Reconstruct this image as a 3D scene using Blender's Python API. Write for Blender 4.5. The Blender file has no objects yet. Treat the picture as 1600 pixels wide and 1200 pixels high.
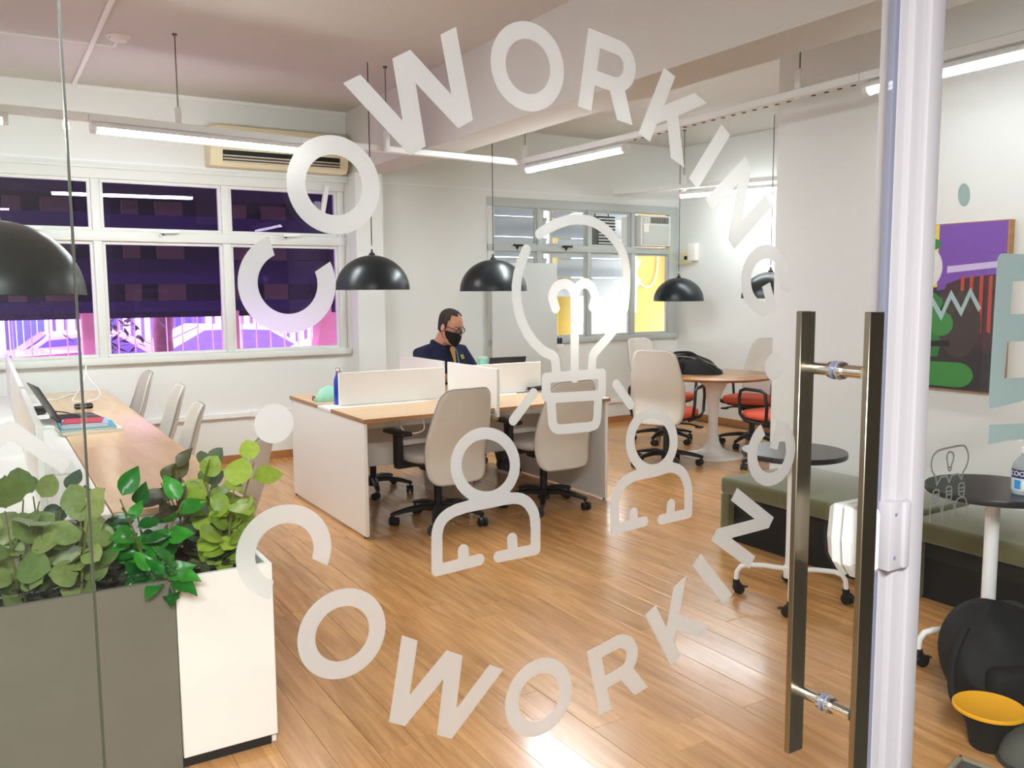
import bpy, bmesh, math, random
import numpy as np
from mathutils import Vector, Matrix, Euler
random.seed(11)
PI = math.pi
sc = bpy.context.scene
COL = sc.collection

# ------------------------------------------------------------------ camera
FPX, PITCH, YAW, ROLL, HEYE = 1350.0, math.radians(6.1285), math.radians(31.469), math.radians(-0.3916), 1.5
_f = Vector((math.sin(YAW)*math.cos(PITCH), math.cos(YAW)*math.cos(PITCH), -math.sin(PITCH)))
_r0 = Vector((math.cos(YAW), -math.sin(YAW), 0)); _u0 = _r0.cross(_f)
_r = math.cos(ROLL)*_r0 + math.sin(ROLL)*_u0
_u = -math.sin(ROLL)*_r0 + math.cos(ROLL)*_u0
CAM = Vector((0, 0, HEYE))
cam_data = bpy.data.cameras.new('camera'); cam = bpy.data.objects.new('camera', cam_data); COL.objects.link(cam)
m = Matrix.Identity(4)
for i in range(3):
    m[i][0], m[i][1], m[i][2], m[i][3] = _r[i], _u[i], -_f[i], CAM[i]
cam.matrix_world = m
cam_data.sensor_width = 36; cam_data.lens = FPX*36/1600; cam_data.clip_start = 0.05; cam_data.clip_end = 200
sc.camera = cam
# ------------------------------------------------------------------ world, exposure
sc.view_settings.view_transform = 'Standard'; sc.view_settings.look = 'None'
sc.view_settings.exposure = 1.42; sc.view_settings.gamma = 1.0; sc.view_settings.use_curve_mapping = False
w = bpy.data.worlds.new('sky'); sc.world = w; w.use_nodes = True
w.node_tree.nodes['Background'].inputs[0].default_value = (0.93, 0.97, 1.0, 1)
w.node_tree.nodes['Background'].inputs[1].default_value = 4.2
TUBE_E = 50.0
CORR_E = 185.0
sc.cycles.max_bounces = 12; sc.cycles.transparent_max_bounces = 16; sc.cycles.transmission_bounces = 10
sc.cycles.diffuse_bounces = 5; sc.cycles.glossy_bounces = 4
sc.cycles.caustics_reflective = False; sc.cycles.caustics_refractive = False
sc.cycles.sample_clamp_indirect = 6.0
# light of the corridor ceiling behind the camera (a single unseen area lamp, no panel modelled)
def area(name, loc, sx, sy, e, col=(1, .98, .95)):
    l = bpy.data.lights.new(name, 'AREA'); l.shape = 'RECTANGLE'; l.size = sx; l.size_y = sy; l.energy = e; l.color = col
    o = bpy.data.objects.new(name, l); o.location = loc; COL.objects.link(o); return o
area('corridor_light', (-.6, -1.15, 2.9), 2.2, 0.4, CORR_E, (.94, .975, 1.))

def ray(x, y): return ((x-800)/FPX)*_r - ((y-600)/FPX)*_u + _f
def at(axis, val, x, y):
    d = ray(x, y); t = (val-CAM[axis])/d[axis]; return CAM + t*d
def atx(X, x, y): return at(0, X, x, y)
def aty(Y, x, y): return at(1, Y, x, y)
def atz(Z, x, y): return at(2, Z, x, y)

# ------------------------------------------------------------------ materials
def lin(c):
    return tuple(((v/255)/12.92 if v/255 <= .04045 else ((v/255+.055)/1.055)**2.4) for v in c)
MATS = {}
def mat(name, rgb, rough=.5, metal=0., spec=.5, noise=0., nscale=20., bump=0., bscale=200., coat=0., emis=None, es=0., trans=0., ior=1.45, sheen=0.):
    if name in MATS: return MATS[name]
    mt = bpy.data.materials.new(name); mt.use_nodes = True
    nt = mt.node_tree; b = nt.nodes['Principled BSDF']; L = nt.links
    c = (*lin(rgb), 1) if max(rgb) > 1.001 else (*rgb, 1)
    b.inputs['Base Color'].default_value = c; b.inputs['Roughness'].default_value = rough
    b.inputs['Metallic'].default_value = metal; b.inputs['Specular IOR Level'].default_value = spec
    b.inputs['Coat Weight'].default_value = coat; b.inputs['IOR'].default_value = ior
    b.inputs['Transmission Weight'].default_value = trans; b.inputs['Sheen Weight'].default_value = sheen
    if emis: b.inputs['Emission Color'].default_value = (*emis, 1); b.inputs['Emission Strength'].default_value = es
    tc = nt.nodes.new('ShaderNodeTexCoord')
    n = nt.nodes.new('ShaderNodeTexNoise'); n.inputs['Scale'].default_value = nscale; n.inputs['Detail'].default_value = 4
    L.new(tc.outputs['Object'], n.inputs['Vector'])
    if noise > 0:
        mx = nt.nodes.new('ShaderNodeMix'); mx.data_type = 'RGBA'; mx.blend_type = 'MIX'
        mx.inputs[6].default_value = tuple(max(0, v*(1-noise)) for v in c[:3])+(1,)
        mx.inputs[7].default_value = tuple(min(1, v*(1+noise)) for v in c[:3])+(1,)
        L.new(n.outputs['Fac'], mx.inputs[0]); L.new(mx.outputs[2], b.inputs['Base Color'])
    if bump > 0:
        n2 = nt.nodes.new('ShaderNodeTexNoise'); n2.inputs['Scale'].default_value = bscale
        L.new(tc.outputs['Object'], n2.inputs['Vector'])
        bp = nt.nodes.new('ShaderNodeBump'); bp.inputs['Strength'].default_value = bump; bp.inputs['Distance'].default_value = .002
        L.new(n2.outputs['Fac'], bp.inputs['Height']); L.new(bp.outputs['Normal'], b.inputs['Normal'])
    MATS[name] = mt; return mt

def glass_mat(name, tint, refl=1.0):
    mt = bpy.data.materials.new(name); mt.use_nodes = True; nt = mt.node_tree; L = nt.links
    for n in list(nt.nodes): nt.nodes.remove(n)
    o = nt.nodes.new('ShaderNodeOutputMaterial'); t = nt.nodes.new('ShaderNodeBsdfTransparent'); t.inputs[0].default_value = (*tint, 1)
    g = nt.nodes.new('ShaderNodeBsdfGlossy'); g.inputs['Roughness'].default_value = 0.0; g.inputs[0].default_value = (1, 1, 1, 1)
    fr = nt.nodes.new('ShaderNodeFresnel'); geo = nt.nodes.new('ShaderNodeNewGeometry')
    iv = nt.nodes.new('ShaderNodeMapRange'); iv.inputs[3].default_value = 1.45; iv.inputs[4].default_value = 1/1.45   # thin pane: same reflectance from both faces
    L.new(geo.outputs['Backfacing'], iv.inputs[0]); L.new(iv.outputs[0], fr.inputs[0])
    mu = nt.nodes.new('ShaderNodeMath'); mu.operation = 'MULTIPLY'; mu.inputs[1].default_value = refl
    mx = nt.nodes.new('ShaderNodeMixShader')
    L.new(fr.outputs[0], mu.inputs[0]); L.new(mu.outputs[0], mx.inputs[0]); L.new(t.outputs[0], mx.inputs[1]); L.new(g.outputs[0], mx.inputs[2])
    L.new(mx.outputs[0], o.inputs[0]); return mt

def frost_mat(name, rgb, k=.5, rough=.55):
    mt = bpy.data.materials.new(name); mt.use_nodes = True; nt = mt.node_tree; L = nt.links
    for n in list(nt.nodes): nt.nodes.remove(n)
    c = (*lin(rgb), 1)
    o = nt.nodes.new('ShaderNodeOutputMaterial')
    rf = nt.nodes.new('ShaderNodeBsdfRefraction'); rf.inputs['IOR'].default_value = 1.12; rf.inputs['Roughness'].default_value = rough; rf.inputs[0].default_value = c
    tr = nt.nodes.new('ShaderNodeBsdfTranslucent'); tr.inputs[0].default_value = c
    df = nt.nodes.new('ShaderNodeBsdfDiffuse'); df.inputs[0].default_value = c
    m1 = nt.nodes.new('ShaderNodeMixShader'); m1.inputs[0].default_value = .45
    m2 = nt.nodes.new('ShaderNodeMixShader'); m2.inputs[0].default_value = k
    L.new(tr.outputs[0], m1.inputs[1]); L.new(df.outputs[0], m1.inputs[2])
    L.new(rf.outputs[0], m2.inputs[1]); L.new(m1.outputs[0], m2.inputs[2]); L.new(m2.outputs[0], o.inputs[0]); return mt

def emit_mat(name, rgb, s):
    mt = bpy.data.materials.new(name); mt.use_nodes = True; nt = mt.node_tree
    b = nt.nodes['Principled BSDF']; b.inputs['Base Color'].default_value = (.9, .9, .9, 1)
    b.inputs['Emission Color'].default_value = (*rgb, 1); b.inputs['Emission Strength'].default_value = s; return mt

def wood_mat(name, dark, light, rough, axis_scale, coat=0., rnd=True, rv=(.92, 1.09)):
    mt = bpy.data.materials.new(name); mt.use_nodes = True; nt = mt.node_tree; L = nt.links; b = nt.nodes['Principled BSDF']
    tc = nt.nodes.new('ShaderNodeTexCoord'); mp = nt.nodes.new('ShaderNodeMapping'); mp.inputs['Scale'].default_value = axis_scale
    L.new(tc.outputs['Object'], mp.inputs['Vector'])
    oi = nt.nodes.new('ShaderNodeObjectInfo')
    cm = nt.nodes.new('ShaderNodeCombineXYZ'); mul = nt.nodes.new('ShaderNodeMath'); mul.operation = 'MULTIPLY'; mul.inputs[1].default_value = 37.
    L.new(oi.outputs['Random'], mul.inputs[0]); L.new(mul.outputs[0], cm.inputs[0]); L.new(mul.outputs[0], cm.inputs[1])
    L.new(cm.outputs[0], mp.inputs['Location'])
    n = nt.nodes.new('ShaderNodeTexNoise'); n.inputs['Scale'].default_value = 1.; n.inputs['Detail'].default_value = 6; n.inputs['Roughness'].default_value = .65; n.inputs['Distortion'].default_value = .6
    L.new(mp.outputs[0], n.inputs['Vector'])
    cr = nt.nodes.new('ShaderNodeValToRGB'); cr.color_ramp.elements[0].position = .3; cr.color_ramp.elements[1].position = .72
    cr.color_ramp.elements[0].color = (*lin(dark), 1); cr.color_ramp.elements[1].color = (*lin(light), 1)
    L.new(n.outputs['Fac'], cr.inputs[0])
    hs = nt.nodes.new('ShaderNodeHueSaturation')
    if rnd:
        mr = nt.nodes.new('ShaderNodeMapRange'); mr.inputs[3].default_value = rv[0]; mr.inputs[4].default_value = rv[1]
        L.new(oi.outputs['Random'], mr.inputs[0]); L.new(mr.outputs[0], hs.inputs['Value'])
    L.new(cr.outputs[0], hs.inputs['Color']); L.new(hs.outputs[0], b.inputs['Base Color'])
    b.inputs['Roughness'].default_value = rough; b.inputs['Coat Weight'].default_value = coat; b.inputs['Coat Roughness'].default_value = .12
    MATS[name] = mt; return mt

M_WALL = mat('wall_paint', (228, 229, 225), .6, bump=.15, bscale=90)
M_CEIL = mat('ceiling_paint', (206, 202, 196), .7, bump=.1, bscale=60)
M_WHITE = mat('white_laminate', (240, 237, 232), .35)
M_TRIM = mat('white_trim', (236, 236, 234), .4)
M_ALU = mat('painted_aluminium', (222, 223, 218), .4)
M_GALU = mat('grey_aluminium', (188, 193, 190), .4)
M_WOODF = wood_mat('floor_wood', (168, 115, 64), (222, 166, 104), .25, (26, 2.0, 10), coat=.25)
M_DESK = wood_mat('desk_wood', (206, 168, 128), (224, 189, 150), .3, (1.3, 16, 10), rnd=False)
M_DESKY = wood_mat('desk_wood_long', (206, 168, 128), (224, 189, 150), .2, (16, 1.3, 10), rnd=False)
M_EDGE = wood_mat('desk_edge', (150, 106, 66), (176, 130, 88), .4, (3, 3, 30), rnd=False)
M_TULIP = wood_mat('round_table_wood', (150, 102, 60), (184, 134, 84), .25, (2, 14, 8), rnd=False)
M_BASEB = mat('baseboard_wood', (168, 112, 66), .45, noise=.15, nscale=12)
M_BLACK = mat('black_plastic', (15, 15, 17), .45)
M_BLACKM = mat('black_matte', (9, 9, 10), .8)
M_PEND = mat('pendant_black', (17, 24, 27), .34)
M_PENDIN = mat('pendant_inside', (225, 222, 214), .6)
M_FAB = mat('grey_mesh_fabric', (212, 205, 194), .8, noise=.08, nscale=9, bump=.5, bscale=600)
M_FABS = mat('grey_seat_fabric', (184, 172, 164), .85, bump=.4, bscale=500)
M_RED = mat('coral_seat_fabric', (226, 96, 68), .8, bump=.3, bscale=500)
M_OLIVE = mat('olive_velvet', (98, 97, 62), .9, noise=.18, nscale=7, sheen=.4)
M_DARK = mat('dark_panel', (11, 10, 9), .7)
M_STEEL = mat('brushed_steel', (150, 140, 122), .28, 1.0)
M_STEELD = mat('brushed_steel_edge', (190, 168, 136), .3, 1.0)
M_CHROME = mat('polished_steel', (225, 220, 212), .1, 1.0)
M_POST = mat('post_white', (188, 182, 184), .35)
M_GASK = mat('grey_gasket', (132, 132, 150), .4)
M_CONC = mat('concrete_grey', (112, 107, 95), .75, noise=.12, nscale=3.5, bump=.2, bscale=60)
M_TUBE = emit_mat('tube_glow', (.90, .97, 1.), TUBE_E); M_TUBE2 = emit_mat('dimmed_tube_glow', (.90, .97, 1.), TUBE_E*.22); M_TUBE4 = emit_mat('boosted_tube_glow', (.90, .97, 1.), TUBE_E*1.45); M_TUBE3 = emit_mat('alcove_tube_glow', (.90, .97, 1.), TUBE_E*.5)
M_GLASS = glass_mat('clear_glass', (.985, .99, .985), .5)
M_GLASSL = glass_mat('greenish_glass', (.94, .96, .945), .8)
M_PURPLE = glass_mat('purple_film_glass', (.86, .60, 1.0), .42)
M_WGLASS = glass_mat('window_glass', (.97, .98, .97), .5)
M_FROST = frost_mat('frosted_vinyl', (250, 249, 246), .34, .5)
M_FROSTT = frost_mat('frosted_vinyl_teal', (214, 230, 228), .6)
M_FROSTG = frost_mat('grey_vinyl', (150, 152, 146), .9)
M_BEIGE = mat('aged_plastic', (228, 216, 180), .45)

# ------------------------------------------------------------------ mesh builder
class MB:
    def __init__(s): s.bm = bmesh.new()
    def _xf(s, vs, rot, c):
        if rot is not None:
            R = rot.to_matrix() if isinstance(rot, Euler) else rot
            for v in vs: v.co = R @ v.co
        if c is not None:
            c = Vector(c)
            for v in vs: v.co += c
    def box(s, lo, hi, bev=0., seg=2, rot=None, piv=None):
        lo, hi = Vector(lo), Vector(hi)
        c = (lo+hi)/2; d = hi-lo
        g = bmesh.ops.create_cube(s.bm, size=1.)
        vs = g['verts']
        for v in vs: v.co = Vector((v.co.x*d.x, v.co.y*d.y, v.co.z*d.z))
        if bev > 0:
            bev = min(bev, .49*min(d))
            es = list({e for v in vs for e in v.link_edges})
            r = bmesh.ops.bevel(s.bm, geom=es, offset=bev, segments=seg, profile=.5, affect='EDGES')
            vs = list({v for f in r['faces'] for v in f.verts} | {v for v in vs if v.is_valid})
            # collect the whole island
            seen = set(vs); st = list(vs)
            while st:
                v = st.pop()
                for e in v.link_edges:
                    o = e.other_vert(v)
                    if o not in seen: seen.add(o); st.append(o)
            vs = list(seen)
        if rot is not None:
            if piv is not None:
                off = c-Vector(piv)
                for v in vs: v.co += off
                s._xf(vs, rot, piv)
            else: s._xf(vs, rot, c)
        else: s._xf(vs, None, c)
        return s
    def ring(s, p, a, b, ra, rb, n, ph=0., pw=None):
        out = []
        for i in range(n):
            t = 2*PI*i/n+ph; ca, sa = math.cos(t), math.sin(t)
            if pw: ca = math.copysign(abs(ca)**pw, ca); sa = math.copysign(abs(sa)**pw, sa)
            out.append(s.bm.verts.new(p + a*(ra*ca) + b*(rb*sa)))
        return out
    def skin(s, rings, cap=True, closed=True):
        n = len(rings[0])
        for r0, r1 in zip(rings, rings[1:]):
            for i in range(n if closed else n-1):
                j = (i+1) % n
                s.bm.faces.new((r0[i], r0[j], r1[j], r1[i]))
        if cap:
            for r in (rings[0], rings[-1]):
                try: s.bm.faces.new(r)
                except Exception: pass
    def cyl(s, p0, p1, r0, r1=None, n=16, cap=True):
        p0, p1 = Vector(p0), Vector(p1); r1 = r0 if r1 is None else r1
        d = (p1-p0).normalized(); a = d.orthogonal().normalized(); b = d.cross(a)
        s.skin([s.ring(p0, a, b, r0, r0, n), s.ring(p1, a, b, r1, r1, n)], cap); return s
    def lathe(s, prof, n=24, c=(0, 0, 0), cap=True, sx=1., sy=1.):
        c = Vector(c); X, Y = Vector((1, 0, 0)), Vector((0, 1, 0))
        s.skin([s.ring(c+Vector((0, 0, z)), X, Y, max(r, 1e-4)*sx, max(r, 1e-4)*sy, n) for r, z in prof], cap); return s
    def tube(s, pts, r, n=8, closed=False, ra=None, up=None):
        pts = [Vector(p) for p in pts]; N = len(pts); rings = []; a = None
        for i, p in enumerate(pts):
            q0 = pts[i-1] if (i > 0 or closed) else p; q1 = pts[(i+1) % N] if (i < N-1 or closed) else p
            d = (q1-q0).normalized()
            if up is not None: a = (Vector(up)-d*Vector(up).dot(d)).normalized()
            elif a is None: a = d.orthogonal().normalized()
            else: a = (a-d*a.dot(d)).normalized()
            b = d.cross(a); rr = r[i] if isinstance(r, (list, tuple)) else r
            rings.append(s.ring(p, a, b, rr if ra is None else ra, rr, n))
        if closed: rings.append(rings[0])
        s.skin(rings, not closed); return s
    def prism(s, pts, ext):
        ext = Vector(ext); a = [s.bm.verts.new(Vector(p)) for p in pts]; b = [s.bm.verts.new(Vector(p)+ext) for p in pts]
        n = len(pts)
        for i in range(n): s.bm.faces.new((a[i], a[(i+1) % n], b[(i+1) % n], b[i]))
        s.bm.faces.new(a); s.bm.faces.new(b); return s
    def ball(s, c, rx, ry=None, rz=None, u=14, v=10):
        ry = ry or rx; rz = rz or rx
        g = bmesh.ops.create_uvsphere(s.bm, u_segments=u, v_segments=v, radius=1.)
        for q in g['verts']: q.co = Vector((q.co.x*rx, q.co.y*ry, q.co.z*rz))+Vector(c)
        return s
    def grid(s, f, nu, nv):
        vs = [[s.bm.verts.new(Vector(f(i/(nu-1), j/(nv-1)))) for i in range(nu)] for j in range(nv)]
        for j in range(nv-1):
            for i in range(nu-1): s.bm.faces.new((vs[j][i], vs[j][i+1], vs[j+1][i+1], vs[j+1][i]))
        return s
    def mesh(s, name, m, smooth=True, ang=40):
        bmesh.ops.remove_doubles(s.bm, verts=s.bm.verts, dist=1e-6)
        bmesh.ops.recalc_face_normals(s.bm, faces=s.bm.faces)
        me = bpy.data.meshes.new(name); s.bm.to_mesh(me); s.bm.free()
        if smooth:
            me.shade_smooth(); me.set_sharp_from_angle(angle=math.radians(ang))
        if m: me.materials.append(m)
        return me
    def build(s, name, m, parent=None, loc=None, rz=0., smooth=True, ang=40):
        return link(name, s.mesh(name, m, smooth, ang), parent, loc, rz)

def link(name, me, parent=None, loc=None, rz=0.):
    o = bpy.data.objects.new(name, me); COL.objects.link(o)
    if parent is not None: o.parent = parent
    if loc is not None: o.location = loc
    if rz: o.rotation_euler = (0, 0, rz)
    return o
def tag(o, label, cat=None, group=None, kind=None):
    if label: o['label'] = label
    if cat: o['category'] = cat
    if group: o['group'] = group
    if kind: o['kind'] = kind
    return o
def thing(name, label, cat, loc=(0, 0, 0), rz=0., group=None):
    o = bpy.data.objects.new(name, None); COL.objects.link(o); o.empty_display_size = .1
    o.location = loc; o.rotation_euler = (0, 0, rz); return tag(o, label, cat, group)
def struct(o): o['kind'] = 'structure'; return o
def sempty(name, loc=(0, 0, 0)):
    o = bpy.data.objects.new(name, None); COL.objects.link(o); o.location = loc; return struct(o)
def copy_tree(o, parent=None):
    c = o.copy(); COL.objects.link(c); c.parent = parent
    for ch in list(o.children): copy_tree(ch, c)
    return c
def solid(o, t, off=0., sub=0):
    md = o.modifiers.new('s', 'SOLIDIFY'); md.thickness = t; md.offset = off
    if sub: q = o.modifiers.new('b', 'SUBSURF'); q.levels = sub; q.render_levels = sub
    return bake(o)
def bake(o):
    dg = bpy.context.evaluated_depsgraph_get(); me = bpy.data.meshes.new_from_object(o.evaluated_get(dg))
    o.modifiers.clear(); o.data = me; return o
def fill2d(polys, depth):
    cu = bpy.data.curves.new('outline', 'CURVE'); cu.dimensions = '2D'; cu.fill_mode = 'BOTH'; cu.extrude = depth/2
    for p in polys:
        sp = cu.splines.new('POLY'); sp.points.add(len(p)-1); sp.use_cyclic_u = True
        for i, q in enumerate(p): sp.points[i].co = (q[0], q[1], 0, 1)
    o = bpy.data.objects.new('outline', cu); COL.objects.link(o)
    dg = bpy.context.evaluated_depsgraph_get(); me = bpy.data.meshes.new_from_object(o.evaluated_get(dg))
    bpy.data.objects.remove(o); bpy.data.curves.remove(cu); return me
def text_mesh(body, size, depth):
    cu = bpy.data.curves.new('lettering', 'FONT'); cu.body = body; cu.size = size; cu.extrude = depth/2; cu.align_x = 'CENTER'; cu.offset = size*.018
    o = bpy.data.objects.new('lettering', cu); COL.objects.link(o)
    dg = bpy.context.evaluated_depsgraph_get(); me = bpy.data.meshes.new_from_object(o.evaluated_get(dg))
    bpy.data.objects.remove(o); bpy.data.curves.remove(cu); return me
UPRIGHT = Matrix(((1, 0, 0, 0), (0, 0, -1, 0), (0, 1, 0, 0), (0, 0, 0, 1)))      # xy outline -> xz plane

# ================================================================== THE SETTING
WY, CZ, XR, XA, YC = 7.75, 3.14, 4.43, 7.05, 3.95      # far wall, ceiling, right wall, alcove wall, corner
XL, YB, GY = -2.6, -2.6, 1.145                            # left wall, corridor back wall, glass plane
fb = MB().box((XL, YB, -.12), (XA+.2, WY+.2, -.012)); 
floor = struct(fb.build('floor', mat('subfloor', (122, 84, 52), .5), smooth=False))
# planks: parts of the floor
PW, PL = .137, 1.36
plank_me = MB().box((-PW/2+.0006, -PL/2+.0006, -.011), (PW/2-.0006, PL/2-.0006, 0.), .0012, 1).mesh('plank', M_WOODF, False)
rest = MB(); nk = 0
random.seed(5)
for i in range(int((XA-XL)/PW)):
    x = XL+.06+PW*(i+.5)
    if x+PW/2 > XA: continue
    off = random.random()*PL
    y = 1.15-PL+off
    while y < WY:
        y0, y1 = max(y, 1.15), min(y+PL, WY); yc = (y0+y1)/2
        if x > XR and y1 < YC+.02: y += PL; continue
        vis = .80 < x < 5.6 and not (x > XR-.6 and y1 < 3.9) and nk < 292 and (y1-y0) > .25
        if vis:
            if y1-y0 < PL-.01:
                me = MB().box((-PW/2+.0006, -(y1-y0)/2+.0006, -.011), (PW/2-.0006, (y1-y0)/2-.0006, 0.)).mesh('plank', M_WOODF, False)
            else: me = plank_me
            pk = link('plank', me, floor, (x, yc, 0)); nk += 1; pk.rotation_euler = (random.uniform(-.0008, .0008), random.uniform(-.005, .005), 0)
        else: rest.box((x-PW/2+.0006, y0+.0006, -.011), (x+PW/2-.0006, y1-.0006, 0))
        y += PL
o = rest.build('plank_rest', M_WOODF, floor, smooth=False); o.name = 'planking'; o['kind'] = 'stuff'
link('corridor_flooring', MB().box((XL, YB, -.011), (XR, 1.15, -.001)).mesh('corridor_flooring', mat('corridor_floor', (96, 90, 84), .5), False), floor)

struct(MB().box((XL, GY, CZ), (XA+.2, WY+.2, CZ+.15)).build('ceiling', M_CEIL, smooth=False))
struct(MB().box((XL, YB, CZ), (XR+.15, GY, CZ+.15)).build('trim_10', mat('corridor_ceiling', (128, 122, 116), .7), smooth=False))
struct(MB().box((XL-.15, YB, 0), (XL, WY+.2, CZ)).build('wall_left', M_WALL, smooth=False))
struct(MB().box((XL, YB-.15, 0), (XR, YB, CZ)).build('wall_back', mat('corridor_wall', (96, 90, 84), .7), smooth=False))
struct(MB().box((XR, YB, 0), (XR+.15, GY, CZ)).build('wall_side', mat('corridor_wall', (96, 90, 84)), smooth=False))
wr = MB().box((XR, GY, 0), (XR+.15, YC, CZ)).box((XR+.15, YC-.15, 0), (XA+.2, YC, CZ)).box((XA, YC, 0), (XA+.2, WY, CZ))
struct(wr.build('wall_right', M_WALL, smooth=False))
W1 = (-2.45, 2.93, .925, 2.515); W2 = (4.455, 7.03, .935, 2.46)
wf = MB()
for lo, hi in (((XL, 0), (W1[0], CZ)), ((W1[0], 0), (W1[1], W1[2])), ((W1[0], W1[3]), (W1[1], CZ)), ((W1[1], 0), (W2[0], CZ)),
               ((W2[0], 0), (W2[1], W2[2])), ((W2[0], W2[3]), (W2[1], CZ)), ((W2[1], 0), (XA+.2, CZ))):
    wf.box((lo[0], WY, lo[1]), (hi[0], WY+.18, hi[1]))
struct(wf.build('wall_far', M_WALL, smooth=False))
struct(MB().box((2.965, 1.25, 2.585), (3.29, WY, CZ)).build('trim_1', M_CEIL, smooth=False)).name = 'trim_1'
struct(MB().box((2.97, 7.56, 0), (3.235, WY, 2.585)).build('trim_2', M_WALL, smooth=False))
# baseboards
struct(MB().box((XL, WY-.018, 0), (2.97, WY, .07)).box((3.235, WY-.018, 0), (XA, WY, .07)).build('baseboard_far', M_BASEB, smooth=False))
struct(MB().box((XA-.018, YC, 0), (XA, WY-.018, .07)).box((XR+.15, YC, 0), (XA-.018, YC+.018, .07)).build('baseboard_right', M_BASEB, smooth=False))
# moulding line over the windows, cable trunking low on the wall, ceiling strips
struct(MB().box((XL, WY-.014, 2.548), (2.97, WY, 2.566)).box((3.235, WY-.014, 2.52), (XA, WY, 2.536)).build('trim_3', M_TRIM, smooth=False))
struct(MB().box((XL, WY-.03, .405), (2.97, WY, .45), .004).box((2.0, WY-.04, .40), (2.07, WY, .455), .004).build('trim_4', M_TRIM, smooth=False))
struct(MB().box((3.235, WY-.025, .225), (XA, WY, .26), .004).build('trim_5', M_TRIM, smooth=False))
struct(MB().box((.715, 1.3, CZ-.018), (.745, WY, CZ), .003).box((XL, 6.42, CZ-.014), (.86, 6.44, CZ), .002).box((.85, 6.25, CZ-.014), (.87, 6.44, CZ), .002)
       .box((.745, WY-.02, CZ-.03), (2.97, WY, CZ), .003).build('trim_6', M_TRIM, smooth=False))

def sash(me_args, x0, x1, z0, z1, t, y0, y1):
    b = MB()
    b.box((x0, y0, z0), (x1, y1, z0+t), .003, 1).box((x0, y0, z1-t), (x1, y1, z1), .003, 1).box((x0, y0, z0+t), (x0+t, y1, z1-t), .003, 1).box((x1-t, y0, z0+t), (x1, y1, z1-t), .003, 1)
    return b
# window 1: purple film, five bays seen from the left edge of the picture
win1 = sempty('window_1', (0, WY, 0))
def bar(par, name, m, x0, x1, z0, z1, y0=-.02, y1=.06): return MB().box((x0, y0, z0), (x1, y1, z1), .006, 2).build(name, m, par)
bar(win1, 'top_rail', M_ALU, W1[0], W1[1], 2.42, 2.515); bar(win1, 'head_moulding', M_ALU, W1[0], W1[1]+.02, 2.50, 2.53, -.035, 0.)
bar(win1, 'sill', M_ALU, W1[0], W1[1]+.02, .925, .985, -.045, .08); bar(win1, 'transom', M_ALU, W1[0], W1[1], 1.925, 2.01, -.03)
mull = [W1[0]+.05, -1.19, -.18, .837, 1.85, 2.89]
for x in mull: bar(win1, 'mullion', M_ALU, x-.032, x+.032, .985, 2.42)
hand = MB().box((-.012, -.045, -.02), (.012, 0, 0), .003).box((-.022, -.05, -.03), (.0, -.02, -.018), .003).box((-.02, -.06, -.012), (.13, -.045, .012), .004, rot=Euler((0, -.06, 0)), piv=(0, -.05, 0)).mesh('stay_handle', M_TRIM)
for a, b_ in zip(mull, mull[1:]):
    a += .032; b_ -= .032
    for z0, z1 in ((.985, 1.925), (2.01, 2.42)):
        sash(None, a, b_, z0, z1, .026, .0, .04).build('sash', M_ALU, win1)
        MB().box((a+.02, .014, z0+.02), (b_-.02, .02, z1-.02)).build('pane', M_PURPLE, win1, smooth=False)
    if b_ > -.2:
        hd = link('stay_handle', hand, win1, ((a+b_)/2-.02, -.025, 2.005)); MB().cyl((0, -.05, -.012), (0, -.02, -.012), .014, n=10).build('pivot', M_BLACK, hd)
# window 2
win2 = sempty('window_2', (0, WY, 0))
bar(win2, 'top_rail', M_GALU, W2[0], W2[1], 2.37, 2.46); bar(win2, 'sill', M_GALU, W2[0], W2[1], .935, 1.0, -.03, .08)
bar(win2, 'transom', M_GALU, W2[0], W2[1], 1.915, 1.985, -.025)
bar(win2, 'side_rail', M_ALU, W2[0], W2[0]+.075, 1.0, 2.37); bar(win2, 'side_rail', M_GALU, W2[1]-.13, W2[1], 1.0, 2.37)
for x in (5.09, 5.745, 6.36): bar(win2, 'mullion', M_GALU, x-.028, x+.028, 1.0, 2.37)
xs = [W2[0]+.075, 5.09, 5.745, 6.36, W2[1]-.13]
for k in range(4):
    a, b_ = xs[k]+(.028 if k else 0), xs[k+1]-(.028 if k < 3 else 0)
    for z0, z1 in ((1.0, 1.915), (1.985, 2.37)):
        if k == 3 and z0 > 1.5: continue
        sash(None, a, b_, z0, z1, .022, .005, .04).build('sash', M_GALU, win2)
        MB().box((a+.018, .016, z0+.018), (b_-.018, .022, z1-.018)).build('pane', M_WGLASS, win2, smooth=False)
    if k < 2: MB().box((-.05, -.05, -.02), (.08, -.03, 0.), .004).prism([(-.02, -.03, -.02), (.03, -.03, -.02), (.005, -.03, -.06)], (0, .02, 0)).build('stay_handle', M_BLACK, win2, ((a+b_)/2, 0, 1.985))
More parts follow.
